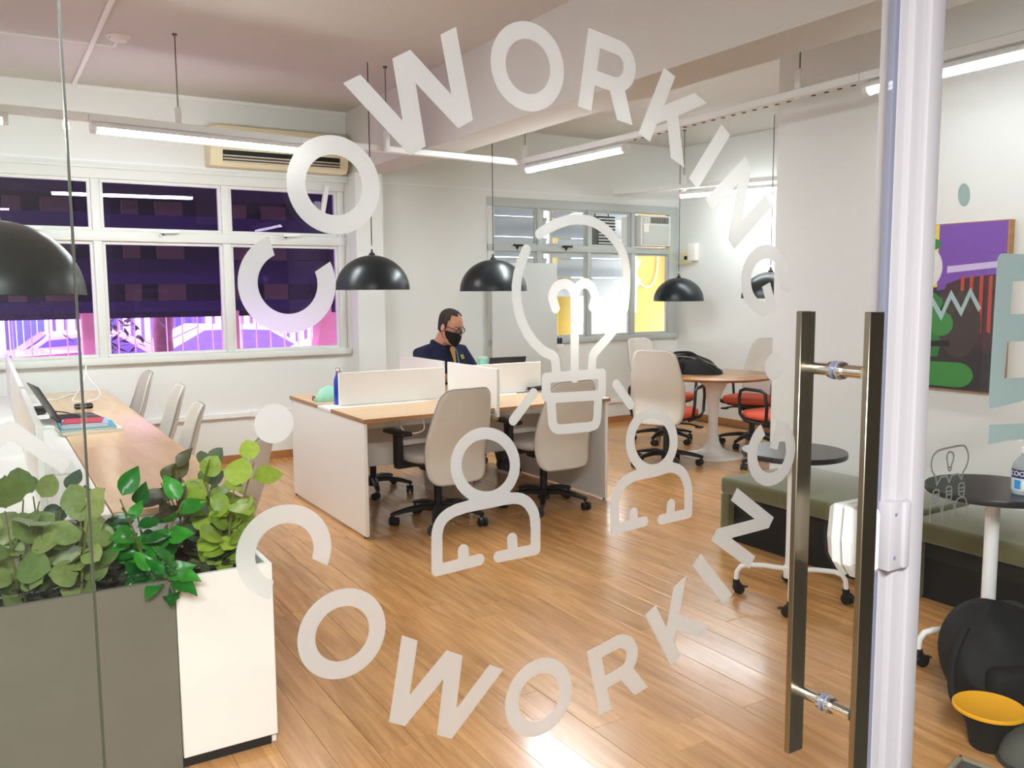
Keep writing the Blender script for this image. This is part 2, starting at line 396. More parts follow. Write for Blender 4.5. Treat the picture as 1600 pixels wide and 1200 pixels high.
# glazed front: left fixed pane, door with big lettering, post, right fixed pane
GT = .010
lp = sempty('window_3', (0, GY, 0))
MB().box((XL, -GT/2, .03), (.095, GT/2, 2.98)).build('pane', M_GLASSL, lp, smooth=False)
MB().box((.0962, -GT/2, .03), (.0988, GT/2, 2.98)).build('joint_seal', mat('pane_edge', (56, 58, 46), .3), lp, smooth=False)
MB().box((XL, -.03, 0), (.097, .03, .03)).box((XL, -.03, 2.98), (.097, .03, CZ)).build('channel', M_ALU, lp, smooth=False)
door = sempty('door_1', (0, GY, 0))
MB().box((.1005, -GT/2, .03), (1.612, GT/2, 2.98)).build('pane', M_GLASS, door, smooth=False)
MB().box((.1005, -.03, 0), (1.612, .03, .03)).box((.1005, -.03, 2.98), (1.612, .03, CZ)).build('channel', M_ALU, door, smooth=False)
rp = sempty('window_4', (0, GY, 0))
MB().box((1.74, -GT/2, .03), (XR, GT/2, 2.98)).build('pane', M_GLASS, rp, smooth=False)
MB().box((1.74, -.03, 0), (XR, .03, .03)).box((1.74, -.03, 2.98), (XR, .03, CZ)).build('channel', M_ALU, rp, smooth=False)
post = sempty('trim_7', (0, GY, 0))
MB().box((1.655, -.02, 0), (1.74, .05, CZ), .004).box((1.628, -.005, 0), (1.66, .04, CZ), .003).box((1.69, -.034, 0), (1.738, -.015, CZ), .004).build('post', M_POST, post)
MB().box((1.614, -.004, .03), (1.629, .012, 2.98), .002).build('gasket', M_GASK, post)
# strike plate of the lock, on the post
pl_ = MB().box((1.622, -.033, .897), (1.668, .01, 1.046), .002).box((1.663, -.040, .899), (1.684, .01, 1.044), .003).build('strike_plate', M_POST, post)
for z in (.925, 1.02): MB().cyl((1.640, -.0345, z), (1.640, -.032, z), .004, n=10).build('screw', M_GASK, pl_)
# pull handle: a flat bar on each side of the glass, two standoffs
h = tag(MB().box((1.437, .062, .495), (1.482, .076, 1.455), .0015, 1).build('pull_handle', M_STEEL, door), 'inner brushed steel bar of the door handle')
MB().box((1.470, -.076, .440), (1.515, -.062, 1.455), .0015, 1).build('pull_handle', M_STEEL, door)
for z in (1.336, .628):
    s_ = MB().cyl((1.476, -.062, z), (1.476, .062, z), .0125, n=20).build('standoff', M_CHROME, door)
    MB().cyl((1.476, -.016, z), (1.476, -.008, z), .0175, n=20).cyl((1.476, .006, z), (1.476, .016, z), .0175, n=20).build('collar', M_CHROME, s_)
    MB().cyl((1.476, -.008, z), (1.476, -.005, z), .019, n=20).cyl((1.476, .005, z), (1.476, .008, z), .019, n=20).build('washer', M_GASK, s_)
# electric lock: two faceted white shells clamped on the glass edge
def shell(sy):
    b = MB(); rings = []
    for y, i in ((.0055, 0.), (.020, .0), (.040, .012), (.046, .02)):
        x0, x1, z0, z1, zm = 1.50+i, (1.604 if sy > 0 else 1.575)-i*.4, .897+i, 1.052-i, .978
        rings.append([b.bm.verts.new((x, sy*y, z)) for x, z in ((x0+.006, z0+.03), (x0, zm), (x0+.006, z1), (x1, z1), (x1, zm), (x1, z0), (x0+.03, z0))])
    b.skin(rings); return b
lk = shell(1).build('lock_case', M_WHITE, door, smooth=False)
shell(-1).build('lock_case', M_WHITE, door, smooth=False)

# ------------------------------------------------------------------ lettering on the glass
CX, CZ0, RM, CAPH = .8046-.003, 1.335, .5085, .124
def arc(cx, cy, r, a0, a1, n): return [(cx+r*math.cos(math.radians(a0+(a1-a0)*i/n)), cy+r*math.sin(math.radians(a0+(a1-a0)*i/n))) for i in range(n+1)]
S = .205
def glyph(ch):
    if ch == 'O': return [arc(0, 0, .53, 0, 360, 48)[:-1], arc(0, 0, .53-S, 360, 0, 48)[:-1]]
    if ch == 'C':
        return [arc(0, 0, .53, 42, 318, 44)+arc(0, 0, .53-S, 314, 46, 40)]
    if ch == 'G':
        o = arc(0, 0, .53, 46, 330, 44); t = S
        return [o+[(.50, -.24), (.50, .07), (.06, .07), (.06, -.11), (.29, -.11), (.29, -.17)]+arc(0, 0, .53-S, 325, 46, 36)]
    if ch == 'W':
        return [[(-.80, .5), (-.57, .5), (-.36, -.14), (-.125, .5), (.125, .5), (.36, -.14), (.57, .5), (.80, .5), (.475, -.5), (.245, -.5), (0, .16), (-.245, -.5), (-.475, -.5)]]
    if ch == 'R':
        o = [(-.44, -.5), (-.44, .5), (.04, .5)]+arc(.06, .165, .335, 88, -52, 14)+[(.46, -.5), (.20, -.5), (.02, -.17), (-.225, -.17), (-.225, -.5)]
        i = [(-.225, .02), (.04, .02)]+arc(.05, .165, .145, -88, 88, 12)+[(.04, .31), (-.225, .31)]
        return [o, i]
    if ch == 'K':
        return [[(-.44, -.5), (-.44, .5), (-.22, .5), (-.22, .06), (.18, .5), (.45, .5), (.06, .07), (.47, -.5), (.20, -.5), (-.09, -.09), (-.22, -.23), (-.22, -.5)]]
    if ch == 'I': return [[(-.11, -.5), (-.11, .5), (.11, .5), (.11, -.5)]]
    if ch == 'N': return [[(-.45, -.5), (-.45, .5), (-.25, .5), (.235, -.13), (.235, .5), (.45, .5), (.45, -.5), (.26, -.5), (-.235, .15), (-.235, -.5)]]
DY = -.0062                                     # film on the corridor face of the pane
def put_film(polys, par, name='letter', m=None, label=None, th=.0008, dy=DY):
    me = fill2d(polys, th); me.transform(UPRIGHT); me.materials.append(m or M_FROST)
    o = link(name, me, par, (0, dy, 0))
    if label: o['label'] = label
    return o
LET = [('C', 448, 443, 0), ('O', 520, 290, 0), ('W', 656.5, 152, 0), ('O', 822, 105.5, 0), ('R', 950, 122, 0), ('K', 1048.5, 185, 0), ('I', 1105, 245, 0), ('N', 1151.6, 317.5, 0), ('G', 1193, 438, 0),
       ('C', 443, 861, 1), ('O', 533, 988, 1), ('W', 681.5, 1078, 1), ('O', 839.5, 1087, 1), ('R', 962, 1045, 1), ('K', 1056, 968.5, 1), ('I', 1110, 905, 1), ('N', 1157.6, 825, 1), ('G', 1202, 706, 1)]
for ch, px_, py_, flip in LET:                    # measured centres, each letter square to the ring's radius
    q_ = aty(GY, px_, py_); t = math.atan2(q_.x-CX, q_.z-CZ0); cx, cz = q_.x, q_.z
    up = (math.sin(t), math.cos(t)) if not flip else (-math.sin(t), -math.cos(t)); rt = (up[1], -up[0])
    P = [[(cx+CAPH*(q[0]*rt[0]+q[1]*up[0]), cz+CAPH*(q[0]*rt[1]+q[1]*up[1])) for q in poly] for poly in glyph(ch)]
    put_film(P, door, 'letter')
for px_, py_ in ((426, 661), (1207, 573)):
    q_ = aty(GY, px_, py_); put_film([arc(q_.x, q_.z, .0265, 0, 360, 28)[:-1]], door, 'dot')

# icons: union of round strokes, outlined on a fine grid
def outline(strokes, rad, step=.0022, ringz=()):
    P = np.array([p for s_ in strokes for p in s_]); pad = rad*1.6
    x0, z0 = P.min(0)-pad; x1, z1 = P.max(0)+pad
    xs_ = np.arange(x0, x1+step, step); zs = np.arange(z0, z1+step, step)
    X, Z = np.meshgrid(xs_, zs); D = np.full(X.shape, 1e3)
    for s_ in strokes:
        for (ax, az), (bx, bz) in zip(s_, s_[1:]):
            dx, dz = bx-ax, bz-az; L2 = dx*dx+dz*dz+1e-12
            t = np.clip(((X-ax)*dx+(Z-az)*dz)/L2, 0, 1)
            D = np.minimum(D, np.hypot(X-ax-t*dx, Z-az-t*dz))
    D -= rad
    segs = {}
    ny, nx = D.shape
    def lerp(i0, j0, i1, j1):
        a, b_ = D[i0, j0], D[i1, j1]; t = a/(a-b_)
        return (xs_[j0]+t*(xs_[j1]-xs_[j0]), zs[i0]+t*(zs[i1]-zs[i0]))
    ins = D < 0
    act = np.argwhere((ins[:-1, :-1]+0+ins[1:, :-1]+ins[:-1, 1:]+ins[1:, 1:]) % 4 != 0)
    pts = {}
    for i, j in act:
        c = [(i, j), (i, j+1), (i+1, j+1), (i+1, j)]; ks = []
        for k in range(4):
            a, b_ = c[k], c[(k+1) % 4]
            if ins[a] != ins[b_]:
                key = (min(a, b_), max(a, b_)); pts[key] = lerp(*key[0], *key[1]); ks.append((key, ins[a]))
        if len(ks) == 2:
            (k0, in0), (k1, _) = ks
            if in0: segs.setdefault(k0, []).append(k1)
            else: segs.setdefault(k1, []).append(k0)
        elif len(ks) == 4:
            for q in range(4):
                if ks[q][1]: segs.setdefault(ks[q][0], []).append(ks[(q+1) % 4][0])
    loops = []
    while segs:
        k = next(iter(segs)); lp_ = []
        while k in segs:
            lp_.append(pts[k]); n_ = segs[k].pop()
            if not segs[k]: del segs[k]
            k = n_
        if len(lp_) > 8:
            A = np.array(lp_); keep = [0]                   # thin out nearly straight runs
            for q in range(1, len(A)-1):
                u, v = A[q]-A[keep[-1]], A[q+1]-A[q]
                cr_ = abs(u[0]*v[1]-u[1]*v[0])/(np.hypot(*u)*np.hypot(*v)+1e-12)
                if cr_ > .10 or np.hypot(*u) > .02: keep.append(q)
            loops.append([tuple(A[q]) for q in keep])
    return loops
def gp(pp): return [(lambda v: (v.x, v.z))(aty(GY, *p)) for p in pp]
def smooth_path(pp, n=5):
    out = []; N = len(pp)
    for i in range(N-1):
        p0, p1, p2, p3 = (np.array(pp[max(0, i-1)]), np.array(pp[i]), np.array(pp[i+1]), np.array(pp[min(N-1, i+2)]))
        for k in range(n):
            t = k/n; out.append(tuple(.5*(2*p1+(p2-p0)*t+(2*p0-5*p1+4*p2-p3)*t*t+(3*p1-p0-3*p2+p3)*t**3)))
    out.append(tuple(pp[-1])); return out
SW = .0082
bulb = [smooth_path(gp([(839.6, 366), (860, 353), (892, 343), (921.5, 346.6), (947, 363), (967, 390.5), (975, 420), (975, 449), (972, 481.5), (960.5, 507.5), (944, 530), (925, 551), (921.5, 566), (921.5, 585)])),
        smooth_path(gp([(819, 390.5), (809, 416.5), (803.5, 446), (805, 475), (812.6, 504), (827, 530), (845, 548), (861, 556), (865, 567.6), (866, 588)])),
        smooth_path(gp([(894.5, 590), (894.5, 520), (894.5, 466), (890, 450), (879, 443.5), (866, 449), (860, 464), (864.6, 481.5)])),
        smooth_path(gp([(894.5, 490), (894.5, 466), (899, 450), (909, 442.5), (920, 448), (926, 464), (922, 479)])),
        gp([(850, 590), (937, 583), (937, 614), (932, 617), (857.6, 621.5), (850, 619), (850, 590)]),
        smooth_path(gp([(857.6, 621.5), (859, 645), (861, 663), (870, 670), (895, 668), (920, 665.5), (929, 656), (931, 616)]), 6)]
for lp_ in (outline(bulb, SW),): put_film(lp_, door, 'bulb_drawing')
for a, b_ in (((830, 614), (799, 656)), ((959, 600), (982, 632))): put_film(outline([gp([a, b_])], SW), door, 'ray_drawing')
def ell(cx, cy, rx, ry, n=40, tilt=0.):
    return [(cx+rx*math.cos(2*PI*i/n), cy+ry*math.sin(2*PI*i/n)+tilt*rx*math.cos(2*PI*i/n)) for i in range(n+1)]
p1 = [gp(ell(755.5, 726, 46, 50)), smooth_path(gp([(680, 889.5), (680, 860), (680, 832), (687, 812), (704, 798), (728, 790), (760, 784), (798.5, 777), (818, 782), (830, 798), (833.5, 818), (833.5, 840), (833.5, 857)]), 4),
      gp([(680, 889.5), (746, 873)]), gp([(721.5, 878), (721, 858)]), gp([(776, 868.5), (833.5, 857)]), gp([(798.5, 862), (797, 840)])]
put_film(outline(p1, SW*1.12), door, 'person_drawing')
p2 = [gp(ell(1015, 689, 34, 44)), smooth_path(gp([(956.5, 826), (957, 800), (957, 783), (967, 758), (988, 742.5), (1018, 736.5), (1045, 729.5), (1062, 737), (1071, 757), (1072, 780), (1072, 801)]), 4),
      gp([(956.5, 826), (1003, 813.5)]), gp([(986, 817), (986.5, 800)]), gp([(1030, 810.5), (1072, 801)]), gp([(1043.5, 806), (1045, 786.5)])]
put_film(outline(p2, SW*1.12), door, 'person_drawing')
# part of a second drawing on the left pane
put_film([gp([(-70, 745), (-8, 668), (15, 656), (26, 660), (111, 721), (97, 739), (17, 687), (-2, 700), (-48, 762)])], lp, 'letter')
# drawings on the right pane
def rnd(pp, r, idx):
    P = [np.array(p) for p in gp(pp)]; out = []
    for i, p in enumerate(P):
        if i in idx:
            a, b_ = P[i-1], P[(i+1) % len(P)]
            ua, ub = (a-p)/np.linalg.norm(a-p), (b_-p)/np.linalg.norm(b_-p)
            for k in range(7):
                t = k/6; out.append(tuple((1-t)**2*(p+ua*r)+2*t*(1-t)*p+t*t*(p+ub*r)))
        else: out.append(tuple(p))
    return out
big = rnd([(1555, 396), (1720, 401), (1720, 420), (1720, 436), (1578, 440), (1574, 491), (1715, 488), (1712, 528), (1570, 534), (1565, 591), (1708, 585), (1700, 598), (1540, 640)], .022, (0, 12))
put_film([big], rp, 'shield_drawing', M_FROSTT)
put_film([gp([(1541, 663), (1720, 656), (1720, 682), (1640, 684), (1590, 686), (1568, 688), (1540, 694)])], rp, 'ribbon_drawing', M_FROSTT)
zz = [(1410, 520), (1432, 486), (1452, 505), (1482, 455), (1497, 497), (1512, 449), (1528, 480)]
zzc = [(1428, 497), (1432.5, 500), (1450.5, 466), (1466.5, 494), (1482, 460), (1497.5, 488), (1512, 456), (1526.5, 484)]
def zig(w_):
    P = [np.array(p) for p in gp(zzc)]; L_, R_ = [], []
    for i, p in enumerate(P):
        d0 = P[i]-P[i-1] if i else P[1]-P[0]; d1 = P[i+1]-P[i] if i < len(P)-1 else d0
        d0, d1 = d0/np.linalg.norm(d0), d1/np.linalg.norm(d1); n0, n1 = np.array((-d0[1], d0[0])), np.array((-d1[1], d1[0]))
        nn = n0+n1; nn /= np.linalg.norm(nn); k = w_/max(.35, nn@n0); L_.append(tuple(p+nn*k)); R_.append(tuple(p-nn*k))
    return L_+R_[::-1]
put_film([zig(.0062)], rp, 'zigzag_drawing', M_FROSTT)
put_film([gp(ell(1502, 305, 9.5, 18, 28))[:-1]], rp, 'oval_drawing', M_FROSTT)
z3 = lambda x, y: (1340+x/4.615, 600+y/4.615)
tiny = [smooth_path(gp([z3(*p) for p in ((545, 670), (518, 620), (514, 560), (530, 510), (570, 475), (650, 455), (740, 440), (770, 470), (780, 520), (770, 580), (740, 635))]), 4),
        gp([z3(*p) for p in ((545, 670), (552, 725), (582, 668), (625, 660), (642, 705), (660, 655), (706, 645), (732, 685), (740, 635))]),
        smooth_path(gp([z3(*p) for p in ((634, 590), (628, 555), (626, 520), (636, 492), (656, 487), (672, 500), (674, 530), (666, 560), (656, 590), (656, 615), (638, 620), (634, 590))]), 3), gp([z3(634, 600), z3(656, 596)])]
put_film(outline(tiny, .0022, .0011), rp, 'speech_bubble_drawing', M_FROSTG)
for cx, cy in ((547, 805), (640, 780), (731, 755)):
    f_ = [smooth_path(gp([z3(cx+a, cy+b_) for a, b_ in ((-18, 40), (-20, 0), (-18, -35), (0, -45), (18, -40), (20, 0), (16, 40), (0, 52), (-18, 40))]), 3),
          gp([z3(cx-18, cy-8), z3(cx+18, cy-14)]), gp([z3(cx-18, cy+18), z3(cx+18, cy+12)]),
          smooth_path(gp([z3(cx+a, cy+b_) for a, b_ in ((-45, 190), (-45, 120), (-32, 75), (0, 58), (28, 68), (38, 110), (38, 175))]), 3)]
    put_film(outline(f_, .0017, .0011), rp, 'person_drawing', M_FROSTG)

# ================================================================== OUTDOORS
GZ = -.48
M_GROUND = mat('street_concrete', (178, 174, 172), .85, noise=.1, nscale=1.5)
struct(MB().box((-16, WY+.2, GZ-.2), (26, 40, GZ)).build('trim_8', M_GROUND, smooth=False))
M_SLATD = mat('dark_louvre', (24, 24, 60), .7); M_SLATL = mat('pale_louvre', (168, 172, 178), .45); M_YEL = mat('yellow_paint', (164, 134, 44), .6); M_ORG = mat('orange_paint', (178, 116, 52), .7)
M_PINK = mat('pinkish_plaster', (214, 170, 150), .8); M_BROWNC = mat('tan_plaster', (74, 66, 62), .8)
# roof slab over the louvres, plastered pillars
struct(MB().box((-5, WY+.18, 3.3), (12, 10.4, 3.5)).build('trim_9', M_CEIL, smooth=False))
lv = thing('louvre_screen', 'dark slatted sun screen outside the purple tinted window', 'louvre', (0, 8.45, 1.3))
for zc, hh in ((.085, .05), (.40, .115), (.79, .115), (1.18, .115)):
    MB().box((-2.5, -.015, -hh), (2.5, .015, hh), rot=Euler((.12, 0, 0))).build('slat', M_SLATD, lv, (.45, 0, zc), smooth=False)
for x in (-2.0, .95, 3.1): MB().box((x-.03, .05, -.0), (x+.03, .11, 2.0)).build('upright', M_SLATD, lv, smooth=False)
bw = thing('screen_backing', 'dark purple panelled wall with tan blocks behind the louvres', 'wall', (0, 9.3, 1.26))
MB().box((-4, 0, 0), (4.1, .1, 2.04)).build('panel', mat('dark_panel_wall', (16, 14, 44), .8), bw, smooth=False)
blk = MB().box((-.075, -.06, -.13), (.075, 0, .13), .006, 1).mesh('block', M_BROWNC, False)
blw = MB().box((-.13, -.06, -.13), (.13, 0, .13), .006, 1).mesh('block', M_BROWNC, False)
for x in (-2.8, -1.75, -.7, .3, 1.30, 2.35, 3.40):
    for z in (.245, .63, 1.02, 1.41):
        link('block', blk, bw, (x, 0, z)); link('block', blw, bw, (x+.36, 0, z))
for i, x in enumerate((.87, 2.18)):
    MB_ = MB().box((-.07, -.1, GZ), (.07, .1, 1.4), .01).build('porch_pillar', M_PINK, None, (x, 9.1, 0))
    tag(MB_, ['pink plastered pillar outside, beside the left window mullion', 'pink plastered pillar outside the middle window pane'][i], 'pillar')
sl = tag(MB().prism([(3.02, 9.0, .72), (3.5, 9.0, .5), (3.6, 9.0, 1.5), (3.16, 9.0, 1.42)], (0, .2, 0)).build('leaning_slab', M_PINK, smooth=False), 'pink slanted wall end outside right edge of purple window', 'wall')
# railing
rl = thing('railing', 'thin white metal railing between the window and the parked cars', 'railing', (0, 10.2, GZ))
rbar = MB().box((-.006, -.006, 0), (.006, .006, 2.2)).mesh('picket', M_TRIM, False)
for k in range(46): link('picket', rbar, rl, (-3.2+.165*k, 0, 0))
MB().box((-3.3, -.02, 2.2), (4.5, .02, 2.24)).build('rail', M_TRIM, rl, smooth=False)
fc = thing('street_fence', 'dark picket fence across the street behind the cars', 'fence', (0, 19.0, GZ))
fbar = MB().box((-.03, -.03, 0), (.03, .03, 1.75)).mesh('picket', mat('fence_grey', (96, 92, 110), .6), False)
for k in range(72): link('picket', fbar, fc, (-7+.2*k, 0, 0))
MB().box((-7.2, -.02, 1.55), (7.6, .02, 1.65)).box((-7.2, -.02, .1), (7.6, .02, .2)).build('rail', mat('fence_grey', (96, 92, 110)), fc, smooth=False)
gb = thing('blue_gate', 'blue slatted gate panel in the street fence', 'gate', (.72, 18.7, GZ))
for k in range(5): MB().box((-.28+.115*k, -.02, 0), (-.18+.115*k, .02, 1.9), .01).build('slat', mat('blue_paint', (70, 92, 190), .5), gb)
bd = thing('far_building', 'pale house front across the street', 'building', (0, 24, GZ))
M_HOUSE = mat('pale_house', (226, 224, 226), .8)
MB().box((-9, 0, 0), (14, 3, 3.4)).build('wall', M_HOUSE, bd, smooth=False)
for x in (-4, -1.2, 2.55, 4.6, 7.5): 
    f_ = MB().box((x-.5, -.06, .9), (x+.5, 0, 2.0)).build('window', M_TRIM, bd, smooth=False)
    MB().box((x-.42, -.07, .98), (x+.42, -.06, 1.92)).build('pane', mat('dark_glass', (70, 78, 110), .1), f_, smooth=False)
def car(loc, rz, rgb, label, scl=(1, 1, 1)):
    t = thing('car', label, 'car', loc, rz); t.scale = scl
    m_ = mat('car_paint_%d_%d_%d' % rgb, rgb, .25, coat=.6); mg = mat('car_glass', (104, 106, 150), .15)
    prof = [(-2.05, .35), (-2.1, .62), (-2.0, .84), (-1.15, .95), (-.35, 1.42), (.75, 1.46), (1.65, 1.05), (2.0, .98), (2.08, .6), (2.02, .35)]
    b = MB(); R_ = []
    for y, k in ((-.82, .0), (-.80, 1.), (-.66, 1.), (.66, 1.), (.80, 1.), (.82, 0.)):
        yy = y; R_.append([b.bm.verts.new((x*.985 if abs(y) > .81 else x, yy*(1-.13*max(0, z-.95)/.5), z)) for x, z in prof])
    b.skin(R_); b.build('body', m_, t, ang=30)
    for sy in (-1, 1):
        for P in ([(-.98, .98), (-.36, 1.36), (.12, 1.385), (.12, .96)], [(.2, .96), (.2, 1.385), (.72, 1.385), (1.38, 1.02)]):
            MB().prism([(x, sy*(.835-.10*max(0, z-.95)/.5*1.05), z) for x, z in P], (0, -sy*.03, 0)).build('side_window', mg, t, smooth=False)
        for x in (-1.3, 1.3): MB().cyl((x, sy*.84, .31), (x, sy*.62, .31), .31, n=24).build('wheel', M_BLACK, t)
        MB().box((-.98, sy*.84-.03*(1 if sy > 0 else 0)-.0, .95), (-.84, sy*.99 if sy > 0 else sy*.84+.03, 1.07) if sy > 0 else (-.84, sy*.84+.03, 1.07), .02).build('mirror', m_, t)
    MB().prism([(-1.13, -.66, .965), (-1.13, .66, .965), (-.37, .60, 1.425), (-.37, -.60, 1.425)], (-.012, 0, .012)).build('windscreen', mg, t, smooth=False)
    MB().prism([(.78, -.60, 1.45), (.78, .60, 1.45), (1.6, .66, 1.075), (1.6, -.66, 1.075)], (.012, 0, .012)).build('rear_window', mg, t, smooth=False)
    return t
car((1.05, 14.0, GZ), 0, (238, 236, 238), 'white parked car outside the left window, facing left', (.82, 1, 1))
car((.57, 11.95, GZ), 0, (206, 120, 160), 'low pinkish car in front of the white car at left', (.8, 1, .90))
car((3.95, 16.0, GZ), PI, (240, 238, 240), 'white parked car outside the right pane of the purple window', (1, 1, .98))
car((5.0, 11.7, GZ), PI, (70, 84, 150), 'dark blue car outside at the right end of the window', (1, 1, .95))
tr = thing('street_tree', 'rough street tree with a thick trunk outside the middle pane', 'tree', (1.80, 10.75, GZ))
MB().tube([(0, 0, 0), (.03, 0, .8), (.0, .02, 1.5), (.08, 0, 2.3), (.16, 0, 3.0)], [.14, .115, .11, .12, .1], 10).build('trunk', mat('bark', (120, 92, 84), .9, noise=.4, nscale=14), tr)
def leaf_cloud(n, c, r, s, rng):
    b = MB()
    for _ in range(n):
        p = Vector((rng.gauss(0, r[0]), rng.gauss(0, r[1]), rng.gauss(0, r[2])))+Vector(c); a = rng.random()*6.3; q = rng.uniform(-.9, .9)
        u_ = Vector((math.cos(a), math.sin(a)*.6, q))*s; v_ = Vector((-math.sin(a), math.cos(a), rng.uniform(-.5, .5)))*s*.4
        f_ = [p-u_, p+v_, p+u_, p-v_]; b.bm.faces.new([b.bm.verts.new(x) for x in f_])
    return b
rng = random.Random(3)
sh = thing('street_shrub', 'dark leafy shrub outside at the left of the middle pane', 'shrub', (1.22, 10.5, GZ))
lc = leaf_cloud(220, (0, 0, 1.3), (.16, .15, .45), .07, rng).build('foliage', mat('shrub_leaf', (66, 62, 52), .7), sh, smooth=False); lc['kind'] = 'stuff'
MB().tube([(0, 0, 0), (.05, 0, .8), (.25, 0, 1.2), (.32, 0, 1.0)], .015, 6).build('stem', mat('bark', (120, 92, 84)), sh)
# outside window 2
l2 = thing('pale_louvre_screen', 'pale grey tilted louvres outside the grey window', 'louvre', (0, 8.45, 1.42))
for (x0, x1) in ((4.2, 5.62), (5.78, 7.02), (7.7, 9.5)):
    me = MB().box((x0, -.012, -.12), (x1, .012, .12), rot=Euler((.55, 0, 0))).mesh('slat', M_SLATL, False)
    for k in range(5): link('slat', me, l2, (0, 0, .12+.23*k))
    for x in (x0-.02, x1+.02): MB().box((x-.02, .06, -.2), (x+.02, .1, 1.88)).build('upright', M_GALU, l2, smooth=False)
for x, lab in ((5.05, 'yellow painted pillar outside behind the top left pane of the grey window'), (6.2, 'yellow painted pillar outside the middle of the grey window')):
    tag(MB().box((-.1, -.1, GZ), (.1, .1, 3.3), .01).build('yellow_pillar', M_YEL, None, (x, 8.95, 0)), lab, 'pillar')
tag(MB().box((-.29, -.05, GZ), (.29, .05, 3.3), .01).build('orange_wall_panel', M_ORG, None, (7.42, 8.72, 0)), 'orange wall panel outside the right pane of the grey window', 'wall')
cv = tag(MB().tube(smooth_path([(7.16, 8.66, 2.5), (7.15, 8.64, 1.9), (7.2, 8.64, 1.62), (7.38, 8.64, 1.55), (7.5, 8.64, 1.75), (7.52, 8.64, 2.3)], 5), .008, 6).build('hanging_cable', M_TRIM), 'white cable hanging in a loop against the orange wall panel', 'cable')
tag(MB().box((-1.9, 0, GZ), (2.9, .15, .98)).build('sunlit_wall', mat('cream_wall', (250, 238, 206), .8), None, (7.2, 11.2, 0)), 'low bright cream garden wall outside the grey window', 'wall')
vb = thing('outdoor_vent_unit', 'white slatted vent unit outside the third top pane', 'vent', (6.28, 8.12, 2.02))
MB().box((-.13, 0, 0), (.13, .2, .34), .01).build('case', M_BLACK, vb)
MB().cyl((-.1, .1, .33), (-.1, .1, 1.28), .008, n=8).cyl((.1, .1, .33), (.1, .1, 1.28), .008, n=8).build('hanger', M_BLACK, vb)
vsl = MB().box((-.12, -.012, -.006), (.12, 0, .006)).mesh('slat', M_TRIM, False)
for k in range(9): link('slat', vsl, vb, (0, 0, .03+.035*k))

# ================================================================== LIGHTS ON THE RAIL
TZ = 2.535
trk = thing('light_rail', 'white suspended lighting rail running along and across the ceiling', 'lighting rail', (0, 0, TZ))
TY, TX = 6.06, 3.88
def rail(a, b_, par=trk, w_=.062, hh=.045):
    a, b_ = Vector(a), Vector(b_); d = (b_-a); ang = math.atan2(d.y, d.x); L_ = d.length
    return MB().box((0, -w_/2, 0), (L_, w_/2, hh), .004, 1).build('rail_section', M_TRIM, par, a, ang)
rail((XL+.1, TY-.35, 0), (.62, TY-.18, 0)); rail((.62, TY-.18, 0), (1.98, TY, 0)); rail((1.98, TY, 0), (TX-.03, TY+.12, 0)); rail((TX, TY+.14, 0), (TX+.03, 4.9, 0)); rail((TX+.03, 4.9, 0), (TX-.02, 2.9, 0)); rail((TX-.02, 2.9, 0), (TX-.06, 1.3, 0))
for k in range(22): MB().box((-.006, -.012, -.004), (.006, .012, 0)).build('slot', M_BLACK, trk, (TX+.035-.002*k, 4.75-.085*k, -.0005), smooth=False)
def rod(x, y, par, zb=.05, base=TZ):
    MB().cyl((x, y, zb+.10), (x, y, CZ-base), .004, n=8).cyl((x, y, CZ-base-.012), (x, y, CZ-base), .016, n=10).build('rod', mat('rod_grey', (110, 104, 98), .5), par)
    MB().box((x-.017, y-.022, -.012), (x+.017, y+.022, zb+.10), .004, 1).build('bracket', M_TRIM, par)
rod(1.157, 5.965, trk); rod(2.63, 6.045, trk); rod(TX+.0, TY+.05, trk); rod(3.86, 3.3, trk); rod(-1.4, TY-.3, trk)
def tube_lamp(a, b_, label, m_=None):
    a, b_ = Vector(a), Vector(b_); d = (b_-a).normalized(); o = a.copy()
    t = thing('tube_light', label, 'light', (a+b_)/2, 0, 'tube lights under the rail'); c = (a+b_)/2; a, b_ = a-c, b_-c
    MB().cyl(a+d*.03, b_-d*.03, .030, n=20).build('tube', m_ or M_TUBE, t)
    n_ = Vector((-d.y, d.x, 0)); rf = MB(); R_ = []
    for p in (a+d*.028, b_-d*.028): R_.append([rf.bm.verts.new(p+n_*(.0355*math.cos(q))+Vector((0, 0, .0355*math.sin(q)+.001))) for q in [PI*i/10 for i in range(11)]]+[rf.bm.verts.new(p+n_*(.0325*math.cos(q))+Vector((0, 0, .0325*math.sin(q)+.001))) for q in [PI-PI*i/10 for i in range(11)]])
    rf.skin(R_); rf.build('reflector', M_TRIM, t)
    for p, s_ in ((a, 1), (b_, -1)): MB().cyl(p, p+d*s_*.03, .034, n=20).cyl(p+d*s_*.012, p+d*s_*.012+Vector((0, 0, .035)), .01, n=8).build('end_cap', M_TRIM, t)
LZ = TZ-.040
tube_lamp((.63, TY-.20, LZ), (1.975, TY-.03, LZ), 'glowing white tube light over the left workstation')
tube_lamp((TX+.02, 6.12, LZ), (TX+.05, 4.86, LZ), 'glowing tube light nearest the grey window, beside the ceiling beam', M_TUBE4)
tube_lamp((3.855, 2.88, LZ), (3.83, 1.5, LZ), 'glowing tube light at top right over the round café tables', M_TUBE2)
rl2 = thing('alcove_light_rail', 'short white light rail hung over the round meeting table', 'lighting rail', (6.45, 6.85, TZ))
rail((-.5, .72, 0), (.5, -1.95, 0), rl2); rod(-.15, .0, rl2); rod(.4, -1.6, rl2)
tube_lamp((6.37, 7.0, LZ), (6.88, 5.62, LZ), 'glowing tube light over the round meeting table', M_TUBE3)
